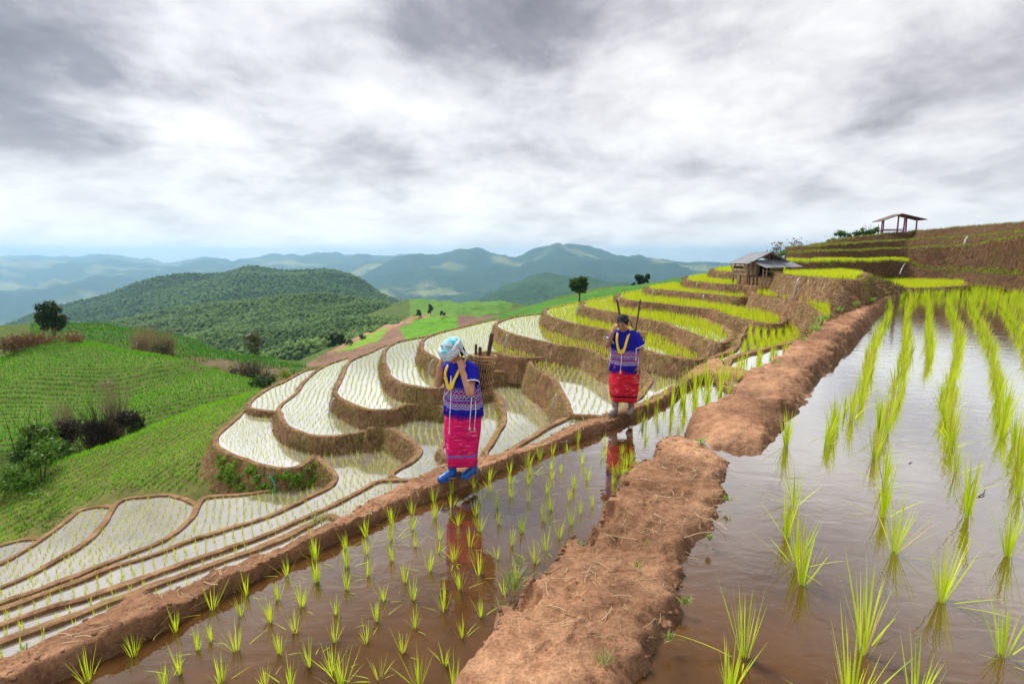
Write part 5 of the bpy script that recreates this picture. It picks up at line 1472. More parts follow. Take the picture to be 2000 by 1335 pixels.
# ------------------------------------------------------------------ the two women
def mk_skin(name, col):
    t = NT(name); o = t.obj()
    n = t.noise(18, 4, 0.5, o)
    c = t.ramp(n, [(0.3, tuple(x * 0.82 for x in col)), (0.7, tuple(min(1, x * 1.1) for x in col))])
    return t.done(t.principled(Base_Color=c, Roughness=0.55, Specular_IOR_Level=0.35, Subsurface_Weight=0.08, Subsurface_Radius=(0.02, 0.008, 0.004)))
M['skin1'] = mk_skin('skin_light_brown', (0.47, 0.24, 0.145))
M['skin2'] = mk_skin('skin_brown', (0.36, 0.175, 0.10))
M['hair'] = mat_plain('black_hair', (0.016, 0.012, 0.011), 0.75, 0.4, 60, 0.2, 0.6)
def blob_body(parts, name, mat, parent, voxel=0.008, smooth=4):
    """one continuous skin from overlapping closed solids, fused on a voxel grid"""
    bm = bmesh.new()
    for kind, *a in parts:
        if kind == 's':                      # ellipsoid: centre, radii, euler
            c, r, rot = a
            mt = Matrix.Translation(c) @ rot.to_4x4() @ Matrix.Diagonal((*r, 1))
            bmesh.ops.create_uvsphere(bm, u_segments=20, v_segments=12, radius=1.0, matrix=mt)
        else:                                # tapered limb: points, radii
            pts, rad = a
            mb = MB()
            P_, R_ = [], []
            for i in range(len(pts) - 1):
                for k in range(5):
                    f = k / 5
                    P_.append(Vector(pts[i]).lerp(Vector(pts[i + 1]), f)); R_.append(rad[i] * (1 - f) + rad[i + 1] * f)
            P_.append(Vector(pts[-1])); R_.append(rad[-1])
            for p, r in zip(P_, R_):
                bmesh.ops.create_icosphere(bm, subdivisions=1 if r < 0.012 else 2, radius=r * 1.02, matrix=Matrix.Translation(p))
            mb.tube(P_, R_, 12)
            vs = [bm.verts.new(v) for v in mb.v]
            for f in mb.f: bm.faces.new([vs[i] for i in f])
    me = bpy.data.meshes.new(name + '_raw'); bm.to_mesh(me); bm.free()
    o = bpy.data.objects.new(name, me); COL.objects.link(o)
    m = o.modifiers.new('r', 'REMESH'); m.mode = 'VOXEL'; m.voxel_size = voxel
    m = o.modifiers.new('s', 'SMOOTH'); m.factor = 0.5; m.iterations = smooth
    dg = bpy.context.evaluated_depsgraph_get()
    me2 = bpy.data.meshes.new_from_object(o.evaluated_get(dg))
    o.modifiers.clear(); o.data = me2; bpy.data.meshes.remove(me)
    me2.materials.clear(); me2.materials.append(mat)
    me2.polygons.foreach_set('use_smooth', [True] * len(me2.polygons))
    o.parent = parent
    return o
def E(x=0, y=0, z=0):
    from mathutils import Euler
    return Euler((x, y, z)).to_matrix()
def hand(wrist, along, palm_n, side, curl, scale=1.0, spread=0.22, fist=False):
    """palm, four unequal bent fingers and a thumb leaving the side of the palm"""
    w = Vector(wrist); a = Vector(along).normalized()
    n = Vector(palm_n); n = (n - a * n.dot(a)).normalized()
    s = a.cross(n).normalized() * side
    k = scale
    parts = []
    Rm = Matrix((s, a, n)).transposed()
    parts.append(('s', w + a * 0.042 * k, (0.036 * k, 0.05 * k, 0.016 * k), Rm))
    for i, (off, L) in enumerate(((-0.027, 0.068), (-0.009, 0.077), (0.009, 0.073), (0.027, 0.057))):
        p = w + a * 0.080 * k + s * off * k
        d = (a + s * off / 0.027 * spread * 0.5).normalized()
        pts = [w + a * 0.05 * k + s * off * 0.8 * k, p]
        ang = curl * 0.5
        for seg in (0.45, 0.32, 0.23):
            dd = d * math.cos(ang) + n * math.sin(ang)
            p = p + dd * L * seg * k
            pts.append(p.copy()); ang += curl
        parts.append(('l', pts, [0.010 * k, 0.0095 * k, 0.009 * k, 0.008 * k, 0.007 * k]))
    b = w + a * 0.02 * k - s * 0.026 * k
    d1 = (a * 0.7 - s * 0.75 + n * 0.35).normalized()
    p1 = b + d1 * 0.032 * k
    d2 = (a * 0.95 - s * 0.2 + n * 0.5 * (1 + curl)).normalized()
    p2 = p1 + d2 * 0.026 * k; p3 = p2 + (d2 + n * 0.3).normalized() * 0.02 * k
    parts.append(('l', [b, p1, p2, p3], [0.013 * k, 0.011 * k, 0.0095 * k, 0.0075 * k]))
    return parts
def cloth_loft(name, rings, mat, parent, folds=None, nu=72, sub=6, thick=0.006):
    """garment from elliptical rings (z, cx, cy, rx, ry); folds(a, f) offsets the radius"""
    rs = np.array(rings, float)
    n = len(rs)
    q = np.linspace(0, n - 1, (n - 1) * sub + 1)
    R5 = np.stack([np.interp(q, np.arange(n), rs[:, k]) for k in range(5)], 1)
    for _ in range(2):
        R5[1:-1] = 0.5 * R5[1:-1] + 0.25 * (R5[:-2] + R5[2:])
    a = np.linspace(0, 2 * np.pi, nu, endpoint=False)
    f = np.linspace(0, 1, len(R5))
    A, Ff = np.meshgrid(a, f)
    off = folds(A, Ff) if folds else 0
    x = R5[:, 1][:, None] + np.cos(A) * (R5[:, 3][:, None] + off)
    y = R5[:, 2][:, None] + np.sin(A) * (R5[:, 4][:, None] + off)
    z = np.broadcast_to(R5[:, 0][:, None], A.shape)
    V = np.stack([x, y, z], -1).reshape(-1, 3)
    o = link(name, np_mesh(name, V, grid_faces(nu, len(R5), True)), mat, parent)
    m = o.modifiers.new('thickness', 'SOLIDIFY'); m.thickness = thick; m.offset = -1
    return o
def angle_z(t):
    """height and angle round the wearer, from object space"""
    sp_ = t.node('ShaderNodeSeparateXYZ'); t.l.new(t.obj(), sp_.inputs[0])
    ang = t.math('ARCTAN2', sp_.outputs[1], sp_.outputs[0])
    return sp_.outputs[2], ang
def band(t, z, lo, hi):
    return t.math('MULTIPLY', t.math('GREATER_THAN', z, lo), t.math('LESS_THAN', z, hi))
def mk_tunic(name, z_top, z_bot, z_blue, purple, blue):
    """plain indigo shoulders, embroidered purple middle, indigo fringe"""
    t = NT(name); z, a = angle_z(t)
    n = t.noise(60, 3, 0.6, t.obj())
    col = t.mix(t.ramp(n, [(0.3, (0, 0, 0)), (0.7, (1, 1, 1))]), tuple(c * 0.75 for c in blue), tuple(c * 1.15 for c in blue))
    m = band(t, z, z_bot, z_blue)
    pc = t.mix(t.ramp(t.noise(25, 3, 0.6, t.obj()), [(0.4, (0, 0, 0)), (0.6, (1, 1, 1))]), purple, tuple(c * 0.55 for c in purple))
    col = t.mix(m, col, pc)
    zr = t.math('SUBTRACT', z_blue, z)
    H = z_blue - z_bot
    def zig(z0, amp, freq, th, c, k=0.6):
        tri = t.math('PINGPONG', t.math('MULTIPLY', a, freq), 1.0)
        d = t.math('ABSOLUTE', t.math('SUBTRACT', zr, t.math('ADD', z0, t.math('MULTIPLY', tri, amp))))
        return t.math('MULTIPLY', t.math('LESS_THAN', d, th), k), c
    def line(z0, th, c, k=0.65):
        return t.math('MULTIPLY', t.math('LESS_THAN', t.math('ABSOLUTE', t.math('SUBTRACT', zr, z0)), th), k), c
    def dots(z0, hgt, freq, c, duty=0.5, k=0.75):
        dd = t.math('MULTIPLY', t.math('LESS_THAN', t.math('ABSOLUTE', t.math('SUBTRACT', zr, z0)), hgt),
                    t.math('LESS_THAN', t.math('FRACT', t.math('MULTIPLY', a, freq)), duty))
        return t.math('MULTIPLY', dd, k), c
    W = (0.68, 0.62, 0.8); L = (0.22, 0.28, 0.75); Rr = (0.55, 0.03, 0.16); G = (0.2, 0.5, 0.6)
    for mk, c in (dots(H * 0.02, H * 0.05, 9, W, 0.12), line(H * 0.10, 0.004, L), zig(H * 0.14, H * 0.08, 7, 0.004, W), line(H * 0.27, 0.005, Rr), line(H * 0.32, 0.003, W),
                  zig(H * 0.37, H * 0.09, 9, 0.005, W), dots(H * 0.42, H * 0.025, 13, G, 0.35), dots(H * 0.52, H * 0.02, 11, W, 0.4), line(H * 0.58, 0.004, L), dots(H * 0.64, H * 0.025, 16, Rr, 0.5),
                  zig(H * 0.70, H * 0.07, 11, 0.004, W), line(H * 0.82, 0.004, W), line(H * 0.90, H * 0.03, L), line(H * 0.955, 0.003, W)):
        col = t.mix(mk, col, c)
    return t.done(t.principled(Base_Color=col, Roughness=0.85, Specular_IOR_Level=0.15, Normal=t.bump(t.noise(220, 2, 0.5, t.obj()), 0.3, 0.002)))
def mk_skirt(name, base, dark, stripe_z, stripe_c):
    t = NT(name); z, a = angle_z(t)
    zz = t.math('MULTIPLY', t.math('ADD', z, t.math('MULTIPLY', t.noise(5, 2, 0.5, t.obj()), 0.012)), 1.0)
    comb = t.node('ShaderNodeCombineXYZ'); t.l.new(zz, comb.inputs[2]); t.l.new(t.math('MULTIPLY', a, 0.02), comb.inputs[0])
    s1 = t.noise(75, 2, 0.6, comb.outputs[0]); s2 = t.noise(38, 1, 0.5, t.mapping(comb.outputs[0], loc=(3, 1, 7)))
    col = t.mix(t.ramp(s2, [(0.40, (1, 1, 1)), (0.50, (0, 0, 0))]), base, dark)
    brk = t.ramp(t.noise(14, 3, 0.6, t.mapping(t.obj(), (1, 1, 3))), [(0.42, (0, 0, 0)), (0.52, (1, 1, 1))])
    wl_ = t.math('MULTIPLY', t.ramp(s1, [(0.62, (0, 0, 0)), (0.66, (1, 1, 1))]), t.math('MULTIPLY', t.math('ADD', t.math('MULTIPLY', brk, 0.6), 0.25), 0.7))
    col = t.mix(wl_, col, (0.78, 0.55, 0.6))
    dl = t.ramp(s1, [(0.30, (1, 1, 1)), (0.33, (0, 0, 0))])
    col = t.mix(t.math('MULTIPLY', dl, 0.8), col, (0.05, 0.01, 0.03))
    col = t.mix(band(t, z, stripe_z - 0.012, stripe_z + 0.012), col, stripe_c)
    return t.done(t.principled(Base_Color=col, Roughness=0.85, Specular_IOR_Level=0.15, Normal=t.bump(t.noise(240, 2, 0.5, t.obj()), 0.3, 0.002)))
BLUE = (0.012, 0.012, 0.33)
M['tunic1'] = mk_tunic('indigo_tunic_embroidered', 1.2, 0.745, 0.965, (0.12, 0.015, 0.20), BLUE)
M['tunic2'] = mk_tunic('indigo_tunic_banded', 1.2, 0.72, 0.93, (0.16, 0.015, 0.19), (0.012, 0.012, 0.28))
M['skirt1'] = mk_skirt('pink_striped_skirt', (0.72, 0.012, 0.14), (0.50, 0.01, 0.10), 0.262, (0.16, 0.13, 0.42))
M['skirt2'] = mk_skirt('red_striped_skirt', (0.60, 0.014, 0.035), (0.40, 0.012, 0.03), 0.27, (0.02, 0.008, 0.012))
M['blue_plain'] = mat_plain('indigo_sleeve', BLUE, 0.85, 0.2, 60, 0.15)
M['white_cord'] = mat_plain('white_cord', (0.75, 0.68, 0.74), 0.8, 0.15, 40, 0.2)
M['beads'] = mat_plain('yellow_beads', (0.80, 0.56, 0.015), 0.4, 0.2, 300, 0.5, 0.5)
M['boot_blue'] = mat_plain('blue_rubber_boot', (0.01, 0.10, 0.42), 0.35, 0.25, 14, 0.5)
M['boot_grey'] = mat_plain('grey_rubber_boot', (0.24, 0.21, 0.19), 0.6, 0.4, 14, 0.4)
M['cane'] = mat_plain('woven_cane', (0.46, 0.28, 0.125), 0.7, 0.4, 40, 0.3, 0.5)
M['cane_dark'] = mat_plain('smoked_cane', (0.17, 0.10, 0.05), 0.8, 0.5, 40, 0.2, 0.5)
M['stick'] = mat_plain('firewood', (0.085, 0.052, 0.04), 0.9, 0.5, 20, 0.15, 0.6)
M['strap'] = mat_plain('bark_strap', (0.26, 0.17, 0.11), 0.85, 0.3, 50, 0.2)
def mk_scarf():
    t = NT('printed_headscarf'); o = t.obj()
    n = t.noise(16, 4, 0.55, o, 0.8)
    c = t.ramp(n, [(0.30, (0.05, 0.36, 0.46)), (0.36, (0.26, 0.48, 0.57)), (0.42, (0.50, 0.55, 0.60)), (0.66, (0.58, 0.61, 0.66)), (0.74, (0.06, 0.42, 0.36))])
    v = t.node('ShaderNodeTexVoronoi', {'Scale': 34}); t.l.new(o, v.inputs['Vector'])
    c = t.mix(t.math('MULTIPLY', t.math('LESS_THAN', v.outputs['Distance'], 0.16), 0.7), c, (0.03, 0.05, 0.08))
    return t.done(t.principled(Base_Color=c, Roughness=0.85, Specular_IOR_Level=0.15, Normal=t.bump(t.noise(40, 3, 0.5, o), 0.5, 0.006)))
M['scarf'] = mk_scarf()
def mk_scarf_teal():
    t = NT('teal_scarf_crown'); o = t.obj()
    n = t.noise(22, 4, 0.55, o, 0.8)
    c = t.ramp(n, [(0.38, (0.05, 0.38, 0.50)), (0.47, (0.20, 0.58, 0.68)), (0.60, (0.55, 0.62, 0.68))])
    return t.done(t.principled(Base_Color=c, Roughness=0.85, Specular_IOR_Level=0.15))
M['scarf_teal'] = mk_scarf_teal()
M['band_grey'] = mat_plain('grey_headband', (0.05, 0.05, 0.075), 0.8, 0.5, 30, 0.2)

def head_parts(c, tilt, s=1.0):
    """skull, face, jaw, nose, lips, ears; looks along -Y before the tilt"""
    Rm = E(tilt, 0, 0)
    c = Vector(c)
    def q(x, y, z): return c + Rm @ Vector((x * s, y * s, z * s))
    return [('s', c + Rm @ Vector((0, 0.012 * s, 0.025 * s)), (0.072 * s, 0.088 * s, 0.085 * s), Rm),
            ('s', q(0, -0.018, -0.03), (0.062 * s, 0.068 * s, 0.075 * s), Rm),
            ('s', q(0, -0.045, -0.078), (0.034 * s, 0.034 * s, 0.026 * s), Rm),
            ('s', q(0, -0.06, 0.018), (0.048 * s, 0.026 * s, 0.016 * s), Rm),
            ('s', q(0.034, -0.058, -0.022), (0.024 * s, 0.022 * s, 0.02 * s), Rm), ('s', q(-0.034, -0.058, -0.022), (0.024 * s, 0.022 * s, 0.02 * s), Rm),
            ('l', [q(0, -0.082, 0.008), q(0, -0.094, -0.02), q(0, -0.098, -0.03)], [0.009 * s, 0.012 * s, 0.014 * s]),
            ('s', q(0.012, -0.086, -0.033), (0.009 * s, 0.009 * s, 0.007 * s), Rm), ('s', q(-0.012, -0.086, -0.033), (0.009 * s, 0.009 * s, 0.007 * s), Rm),
            ('s', q(0, -0.08, -0.056), (0.024 * s, 0.012 * s, 0.008 * s), Rm), ('s', q(0, -0.078, -0.066), (0.02 * s, 0.012 * s, 0.007 * s), Rm),
            ('s', q(0.072, 0.008, -0.012), (0.010 * s, 0.020 * s, 0.030 * s), Rm), ('s', q(-0.072, 0.008, -0.012), (0.010 * s, 0.020 * s, 0.030 * s), Rm)], q, Rm
def face_marks(q, Rm, parent, mat_hair, s=1.0):
    for sx_ in (-1, 1):
        mb = MB(); mb.tube([q(sx_ * 0.014, -0.085, 0.028), q(sx_ * 0.032, -0.082, 0.034), q(sx_ * 0.05, -0.068, 0.026)], [0.003, 0.004, 0.002], 5)
        mb.build('eyebrow', mat_hair, parent)
        mb = MB(); mb.tube([q(sx_ * 0.016, -0.080, 0.002), q(sx_ * 0.030, -0.081, -0.001), q(sx_ * 0.046, -0.070, 0.002)], [0.002, 0.0045, 0.002], 5)
        mb.build('eye', mat_hair, parent)
    mb = MB(); mb.tube([q(-0.022, -0.082, -0.061), q(0, -0.094, -0.0605), q(0.022, -0.082, -0.061)], [0.002, 0.004, 0.002], 5)
    mb.build('lips', M['lips'], parent)
M['lips'] = mat_plain('lips', (0.22, 0.07, 0.06), 0.5, 0.1, 40, 0.4)
def sleeve(name, a, b, r0, r1, mat, parent):
    mb = MB(); a, b = Vector(a), Vector(b)
    n = 8
    pts = [a.lerp(b, i / n) for i in range(n + 1)]
    rad = [r0 * (1 - i / n) + r1 * i / n + 0.004 * math.sin(i * 2.3) for i in range(n + 1)]
    mb.tube(pts, rad, 16, cap=False)
    o = mb.build(name, mat, parent, smooth=True)
    m = o.modifiers.new('thickness', 'SOLIDIFY'); m.thickness = 0.005; m.offset = -1
    tr = MB(); d = (b - a).normalized()
    tr.tube([b - d * 0.012, b + d * 0.001], [rad[-1] + 0.003] * 2, 16, cap=False)
    t_ = tr.build('sleeve_trim', M['white_cord'], o, smooth=True)
    m = t_.modifiers.new('thickness', 'SOLIDIFY'); m.thickness = 0.004; m.offset = 0
    return o
def boot(p, yaw, mat, parent, top=0.23, pitch=0.0):
    """rubber boot: shaft, rounded foot, heel and sole"""
    rm = E(pitch, 0, yaw)
    p = Vector(p)
    def q(x, y, z): return p + rm @ Vector((x, y, z))
    parts = [('l', [q(0, 0.02, top), q(0, 0.02, 0.12), q(0, 0.02, 0.05)], [0.052, 0.046, 0.042]),
             ('l', [q(0, 0.03, 0.045), q(0, -0.06, 0.04), q(0, -0.13, 0.032)], [0.042, 0.041, 0.031]),
             ('s', q(0, -0.125, 0.03), (0.04, 0.045, 0.028), rm), ('s', q(0, 0.03, 0.025), (0.036, 0.04, 0.026), rm)]
    b = blob_body(parts, 'boot', mat, parent, 0.009, 3)
    mb = MB()
    for (y0, y1, w) in ((-0.165, 0.0, 0.04), (0.005, 0.068, 0.036)):
        vs = []
        for zz in (0.0, 0.02):
            for k in range(14):
                a = k / 14 * 2 * math.pi
                vs.append(q(math.cos(a) * w, (y0 + y1) / 2 + math.sin(a) * (y1 - y0) / 2, zz))
        mb.add(vs, [tuple(range(13, -1, -1)), tuple(range(14, 28))] + [(k, (k + 1) % 14, 14 + (k + 1) % 14, 14 + k) for k in range(14)])
    mb.build('sole', mat, b)
    return b
def basket(root_name, loc, rz, r_top, r_bot, h, label, seed, lean=0.0):
    """open-weave carrying basket: uprights, woven hoops, rim; nothing solid behind the weave"""
    g = random.Random(seed)
    root = empty(root_name, loc, rz); root.rotation_euler = (lean, 0, rz)
    tag(root, label, 'basket')
    def rad(f): return r_bot + (r_top - r_bot) * f ** 0.8
    n = 26
    for lean_s in (1, -1):
        mb = MB()
        for k in range(n):
            pts = []
            for i in range(9):
                f = i / 8
                a = 2 * math.pi * k / n + lean_s * 0.55 * f
                r = rad(f) + 0.003 * (1 if (i + k) % 2 else -1)
                pts.append((math.cos(a) * r, math.sin(a) * r, h * f))
            mb.tube(pts, 0.0048, 4, flat=0.5, cap=False)
        mb.build('weave', M['cane'] if lean_s > 0 else M['cane_dark'], root)
    for f in (0.04, 0.16, 0.30, 0.44, 0.58, 0.72, 0.84, 0.92):
        mb = MB(); r = rad(f)
        mb.tube([(math.cos(2 * math.pi * k / 28) * (r + 0.004 * (-1) ** k), math.sin(2 * math.pi * k / 28) * (r + 0.004 * (-1) ** k), h * f) for k in range(29)], 0.006 if f < 0.8 else 0.007, 5, cap=False)
        mb.build('hoop', M['cane'] if g.random() < 0.6 else M['cane_dark'], root)
    mb = MB()
    for dz in (0.0, 0.014):
        mb.tube([(math.cos(2 * math.pi * k / 28) * (r_top + 0.006), math.sin(2 * math.pi * k / 28) * (r_top + 0.006), h * 0.985 + dz) for k in range(29)], 0.008, 6, cap=False)
    mb.build('rim', M['cane'], root)
    mb = MB()
    for k in range(40):
        a = g.uniform(0, 6.28); r = rad(0.3) * math.sqrt(g.random()) * 0.8
        a2 = a + g.uniform(-1, 1)
        mb.tube([(math.cos(a) * r, math.sin(a) * r, g.uniform(0.02, h * 0.75)), (math.cos(a2) * rad(0.5) * 0.8, math.sin(a2) * rad(0.5) * 0.8, g.uniform(0.05, h * 0.8))], g.uniform(0.004, 0.012), 4)
    mb.build('contents', M['cane_dark'], root)
    return root
def stick(name, a, b, r, label, seed, mat=None):
    g = random.Random(seed); a, b = Vector(a), Vector(b)
    mb = MB(); n = 7
    mb.tube([a.lerp(b, i / n) + Vector((g.gauss(0, r * 0.18), g.gauss(0, r * 0.18), 0)) for i in range(n + 1)], [r * g.uniform(0.88, 1.1) for _ in range(n + 1)], 8)
    o = mb.build(name, mat or M['stick'], None, smooth=False)
    return tag(o, label, 'firewood')
def loc2w(root, p):
    return Matrix.Translation(root.location) @ Matrix.Rotation(root.rotation_euler.z, 4, 'Z') @ Vector(p)

def cords(parent, lines):
    for ln in lines:
        mb = MB(); mb.tube(ln, 0.0045, 5); c = mb.build('cord', M['white_cord'], parent, smooth=True)
        e = Vector(ln[-1]); ms = MB()
        for k in range(5):
            ms.tube([e, e + Vector((0.006 * (k - 2), 0.004 * (k % 2), -0.05))], [0.003, 0.0015], 4)
        ms.build('tassel', M['white_cord'], c)
def necklace(parent, chest_y, z_low, n, w):
    """strands of beads from the nape over the collarbones, meeting low on the chest"""
    for k in range(n):
        half = [(0.0, 0.045, 1.235), (0.045, 0.03, 1.24), (0.072 + 0.004 * k, -0.03, 1.225), (w + 0.006 * k, chest_y + 0.05, 1.165), (w * 0.9 + 0.006 * k, chest_y, 1.09),
                (w * 0.62 + 0.006 * k, chest_y - 0.012, z_low + 0.06), (w * 0.28 + 0.005 * k, chest_y - 0.018, z_low + 0.012 - 0.01 * k)]
        pts = [Vector((x, y - 0.004, z)) for x, y, z in half] + [Vector((0, chest_y - 0.024, z_low - 0.012 * k))] + [Vector((-x, y - 0.004, z)) for x, y, z in reversed(half)]
        c = catmull([tuple(p) for p in pts], 0.02)
        mb = MB(); mb.tube(c, 0.0085, 6, cap=False)
        mb.build('necklace', M['beads'], parent, smooth=True)
def fringe(parent, z, cx, cy, rx, ry, mat, n=80, L=0.07, seed=1):
    g = random.Random(seed); mb = MB()
    for k in range(n):
        a = 2 * math.pi * k / n
        p = Vector((cx + math.cos(a) * rx, cy + math.sin(a) * ry, z))
        mb.tube([p, p + Vector((math.cos(a) * 0.008 + g.gauss(0, 0.004), math.sin(a) * 0.008, -L * g.uniform(0.6, 1.1)))], [0.006, 0.003], 4)
    return mb.build('fringe', mat, parent)

# ---- nearer woman: headscarf, blue boots, both hands raised to her face and strap
w1 = empty('person', P(905, 929, 2.245), R(-38)); w1.location.z = 0.015
tag(w1, 'person in indigo tunic, pink striped skirt and pale headscarf, hands raised, walking the mud path', 'person')
hp, q, Rm = head_parts((0, -0.135, 1.335), R(22), 1.02)
body = hp + [('l', [(0, -0.02, 1.15), (0, -0.07, 1.22), (0, -0.105, 1.28)], [0.062, 0.05, 0.05]),
    ('s', Vector((0, 0.01, 1.03)), (0.15, 0.09, 0.14), E(R(8))), ('s', Vector((0, 0.02, 0.86)), (0.15, 0.11, 0.18), E()), ('s', Vector((0, 0.02, 0.70)), (0.165, 0.125, 0.12), E()),
    ('l', [(-0.11, 0.0, 1.12), (0.11, 0.0, 1.12)], [0.042, 0.042]),
    ('l', [(0.14, 0.0, 1.12), (0.215, -0.115, 0.945)], [0.045, 0.044]), ('l', [(0.215, -0.115, 0.945), (0.13, -0.13, 1.155)], [0.044, 0.029]),
    ('l', [(-0.14, 0.0, 1.12), (-0.19, -0.14, 0.975)], [0.045, 0.043]), ('l', [(-0.19, -0.14, 0.975), (-0.085, -0.215, 1.175)], [0.043, 0.028]),
    ('l', [(0.075, 0.03, 0.68), (0.07, 0.03, 0.36), (0.055, 0.085, 0.12)], [0.085, 0.058, 0.045]), ('l', [(-0.075, 0.03, 0.68), (-0.07, -0.08, 0.37), (-0.055, -0.105, 0.12)], [0.085, 0.058, 0.045])]
body += hand((0.13, -0.13, 1.155), (-0.35, 0.05, 1.0), (-0.8, 0.5, -0.2), 1, 1.25, 0.95)
body += hand((-0.085, -0.215, 1.175), (0.25, 0.05, 1.0), (0.5, 0.9, 0.0), -1, 0.35, 0.95)
b1 = blob_body(body, 'body', M['skin1'], w1, 0.0085)
face_marks(q, Rm, w1, M['hair'])
def f_tun(A, f): return 0.010 * f * np.sin(A * 5 + 1 + 2 * f) + 0.006 * f * np.sin(A * 11 + 3)
cloth_loft('tunic', [(1.215, 0, -0.035, 0.068, 0.062), (1.198, 0, -0.02, 0.14, 0.09), (1.15, 0, -0.005, 0.186, 0.118), (1.06, 0, 0.0, 0.192, 0.135), (0.92, 0, 0.01, 0.195, 0.15), (0.78, 0, 0.015, 0.205, 0.165), (0.70, 0, 0.02, 0.212, 0.172)], M['tunic1'], w1, f_tun)
fringe(w1, 0.705, 0, 0.02, 0.212, 0.172, M['blue_plain'], 110, 0.06, 3)
sleeve('sleeve', (0.115, 0.0, 1.148), (0.20, -0.075, 1.015), 0.082, 0.078, M['blue_plain'], w1)
sleeve('sleeve', (-0.115, 0.0, 1.148), (-0.18, -0.09, 1.03), 0.082, 0.075, M['blue_plain'], w1)
def f_sk(A, f): return (0.006 + 0.012 * f) * np.sin(A * 4 + 0.7 + 1.2 * f) + 0.005 * np.sin(A * 9 + 4 * f) + 0.025 * f * (1 - f) * 4 * np.exp(-((np.mod(A + np.pi, 2 * np.pi) - np.pi + 2.2) / 0.6) ** 2)
cloth_loft('skirt', [(0.80, 0, 0.02, 0.175, 0.14), (0.68, 0, 0.02, 0.19, 0.155), (0.5, 0, 0.01, 0.188, 0.165), (0.32, 0.0, -0.005, 0.165, 0.16), (0.15, 0.005, -0.015, 0.152, 0.155)], M['skirt1'], w1, f_sk)
boot((-0.055, -0.125, 0.0), R(-6), M['boot_blue'], w1, 0.135)
boot((0.055, 0.075, 0.0), R(4), M['boot_blue'], w1, 0.135)
# headscarf: teal crown, thick pale roll tilted down over the brow, knot and tail
hc = Vector((0, -0.13, 1.345)); HR = E(R(30))
mb = MB(); nu_, nv_ = 30, 10; vs = []
for i in range(nv_ + 1):
    th = i / nv_ * R(98)
    for k in range(nu_):
        a = 2 * math.pi * k / nu_
        r = 1 + 0.03 * math.sin(a * 6 + i) + 0.03 * math.sin(a * 3 + 1)
        vs.append(hc + HR @ Vector((math.sin(th) * math.cos(a) * 0.088 * r, math.sin(th) * math.sin(a) * 0.102 * r, math.cos(th) * 0.100 + 0.015)))
mb.add(vs, [(i * nu_ + k, (i + 1) * nu_ + k, (i + 1) * nu_ + (k + 1) % nu_, i * nu_ + (k + 1) % nu_) for i in range(nv_) for k in range(nu_)])
sc = mb.build('headscarf', M['scarf_teal'], w1, smooth=True)
mb = MB()
for lay, (rr, zz, off) in enumerate(((0.027, 0.018, 0), (0.024, 0.05, 0.7), (0.019, -0.012, 1.9))):
    pts, rad = [], []
    for k in range(33):
        a = 2 * math.pi * k / 32
        fr = max(0, -math.sin(a))
        pts.append(hc + HR @ Vector((math.cos(a) * 0.088, math.sin(a) * 0.105 - 0.012 * fr, zz - 0.012 * fr + 0.006 * math.sin(3 * a + off))))
        rad.append(rr * (0.82 + 0.45 * fr + 0.10 * math.sin(5 * a + off)))
    mb.tube(pts, rad, 10, cap=False)
mb.build('scarf_roll', M['scarf'], sc, smooth=True)
mb = MB()
k1 = hc + HR @ Vector((0.09, 0.03, -0.01))
mb.tube([k1, k1 + Vector((0.02, 0.03, -0.05)), k1 + Vector((0.03, 0.05, -0.11))], [0.03, 0.026, 0.012], 8, flat=0.5)
mb.build('scarf_tail', M['scarf'], sc, smooth=True)
mb = MB()
vs = [hc + HR @ Vector((math.cos(a) * 0.088, 0.03 + math.sin(a) * 0.09, 0.02 - 0.11 * f)) for f in (0, 0.33, 0.66, 1) for a in [math.pi * (-0.1 + 1.2 * k / 12) for k in range(13)]]
mb.add(vs, [(i * 13 + k, i * 13 + k + 1, (i + 1) * 13 + k + 1, (i + 1) * 13 + k) for i in range(3) for k in range(12)])
mb.build('hair', M['hair'], w1, smooth=True)
necklace(w1, -0.150, 0.985, 4, 0.075)
cords(w1, [[(0.0, -0.15, 1.08), (0.01, -0.165, 0.9), (0.015, -0.19, 0.72), (0.01, -0.20, 0.55)], [(0.004, -0.15, 1.06), (-0.03, -0.165, 0.92), (-0.11, -0.15, 0.86)],
           [(0.19, -0.06, 0.9), (0.20, -0.09, 0.76), (0.19, -0.10, 0.6)], [(0.195, -0.02, 0.9), (0.22, -0.04, 0.74), (0.205, -0.045, 0.58)]])
# carrying strap from the brow to the basket
mb = MB()
for s_ in (-1, 1):
    mb.tube([hc + Vector((s_ * 0.03, -0.115, 0.045)), hc + Vector((s_ * 0.1, -0.02, 0.03)), hc + Vector((s_ * 0.11, 0.1, -0.05)), Vector((s_ * 0.115, 0.2, 1.16))], 0.014, 6, flat=0.35)
bw = loc2w(w1, (0.03, 0.275, 0.80))
stp = mb.build('carrying_strap', M['strap'], w1, smooth=True)
bk1 = basket('carrying_basket', bw, R(-38), 0.115, 0.092, 0.41, 'tall open-weave cane basket on the back of the woman in the headscarf', 5, R(-6))
def S1(a, b, r, lab, sd, mat=None): return stick('firewood', loc2w(w1, a), loc2w(w1, b), r, lab, sd, mat)
S1((0.045, 0.235, 0.86), (0.115, 0.345, 1.45), 0.021, 'thick dark log standing up from the nearer woman\'s basket', 1)
S1((-0.03, 0.22, 0.86), (-0.01, 0.235, 1.34), 0.014, 'short dark stick in the nearer basket, beside the headscarf', 2)
S1((0.0, 0.25, 0.86), (0.02, 0.26, 1.31), 0.017, 'stubby dark stick between the log and the short stick', 3)

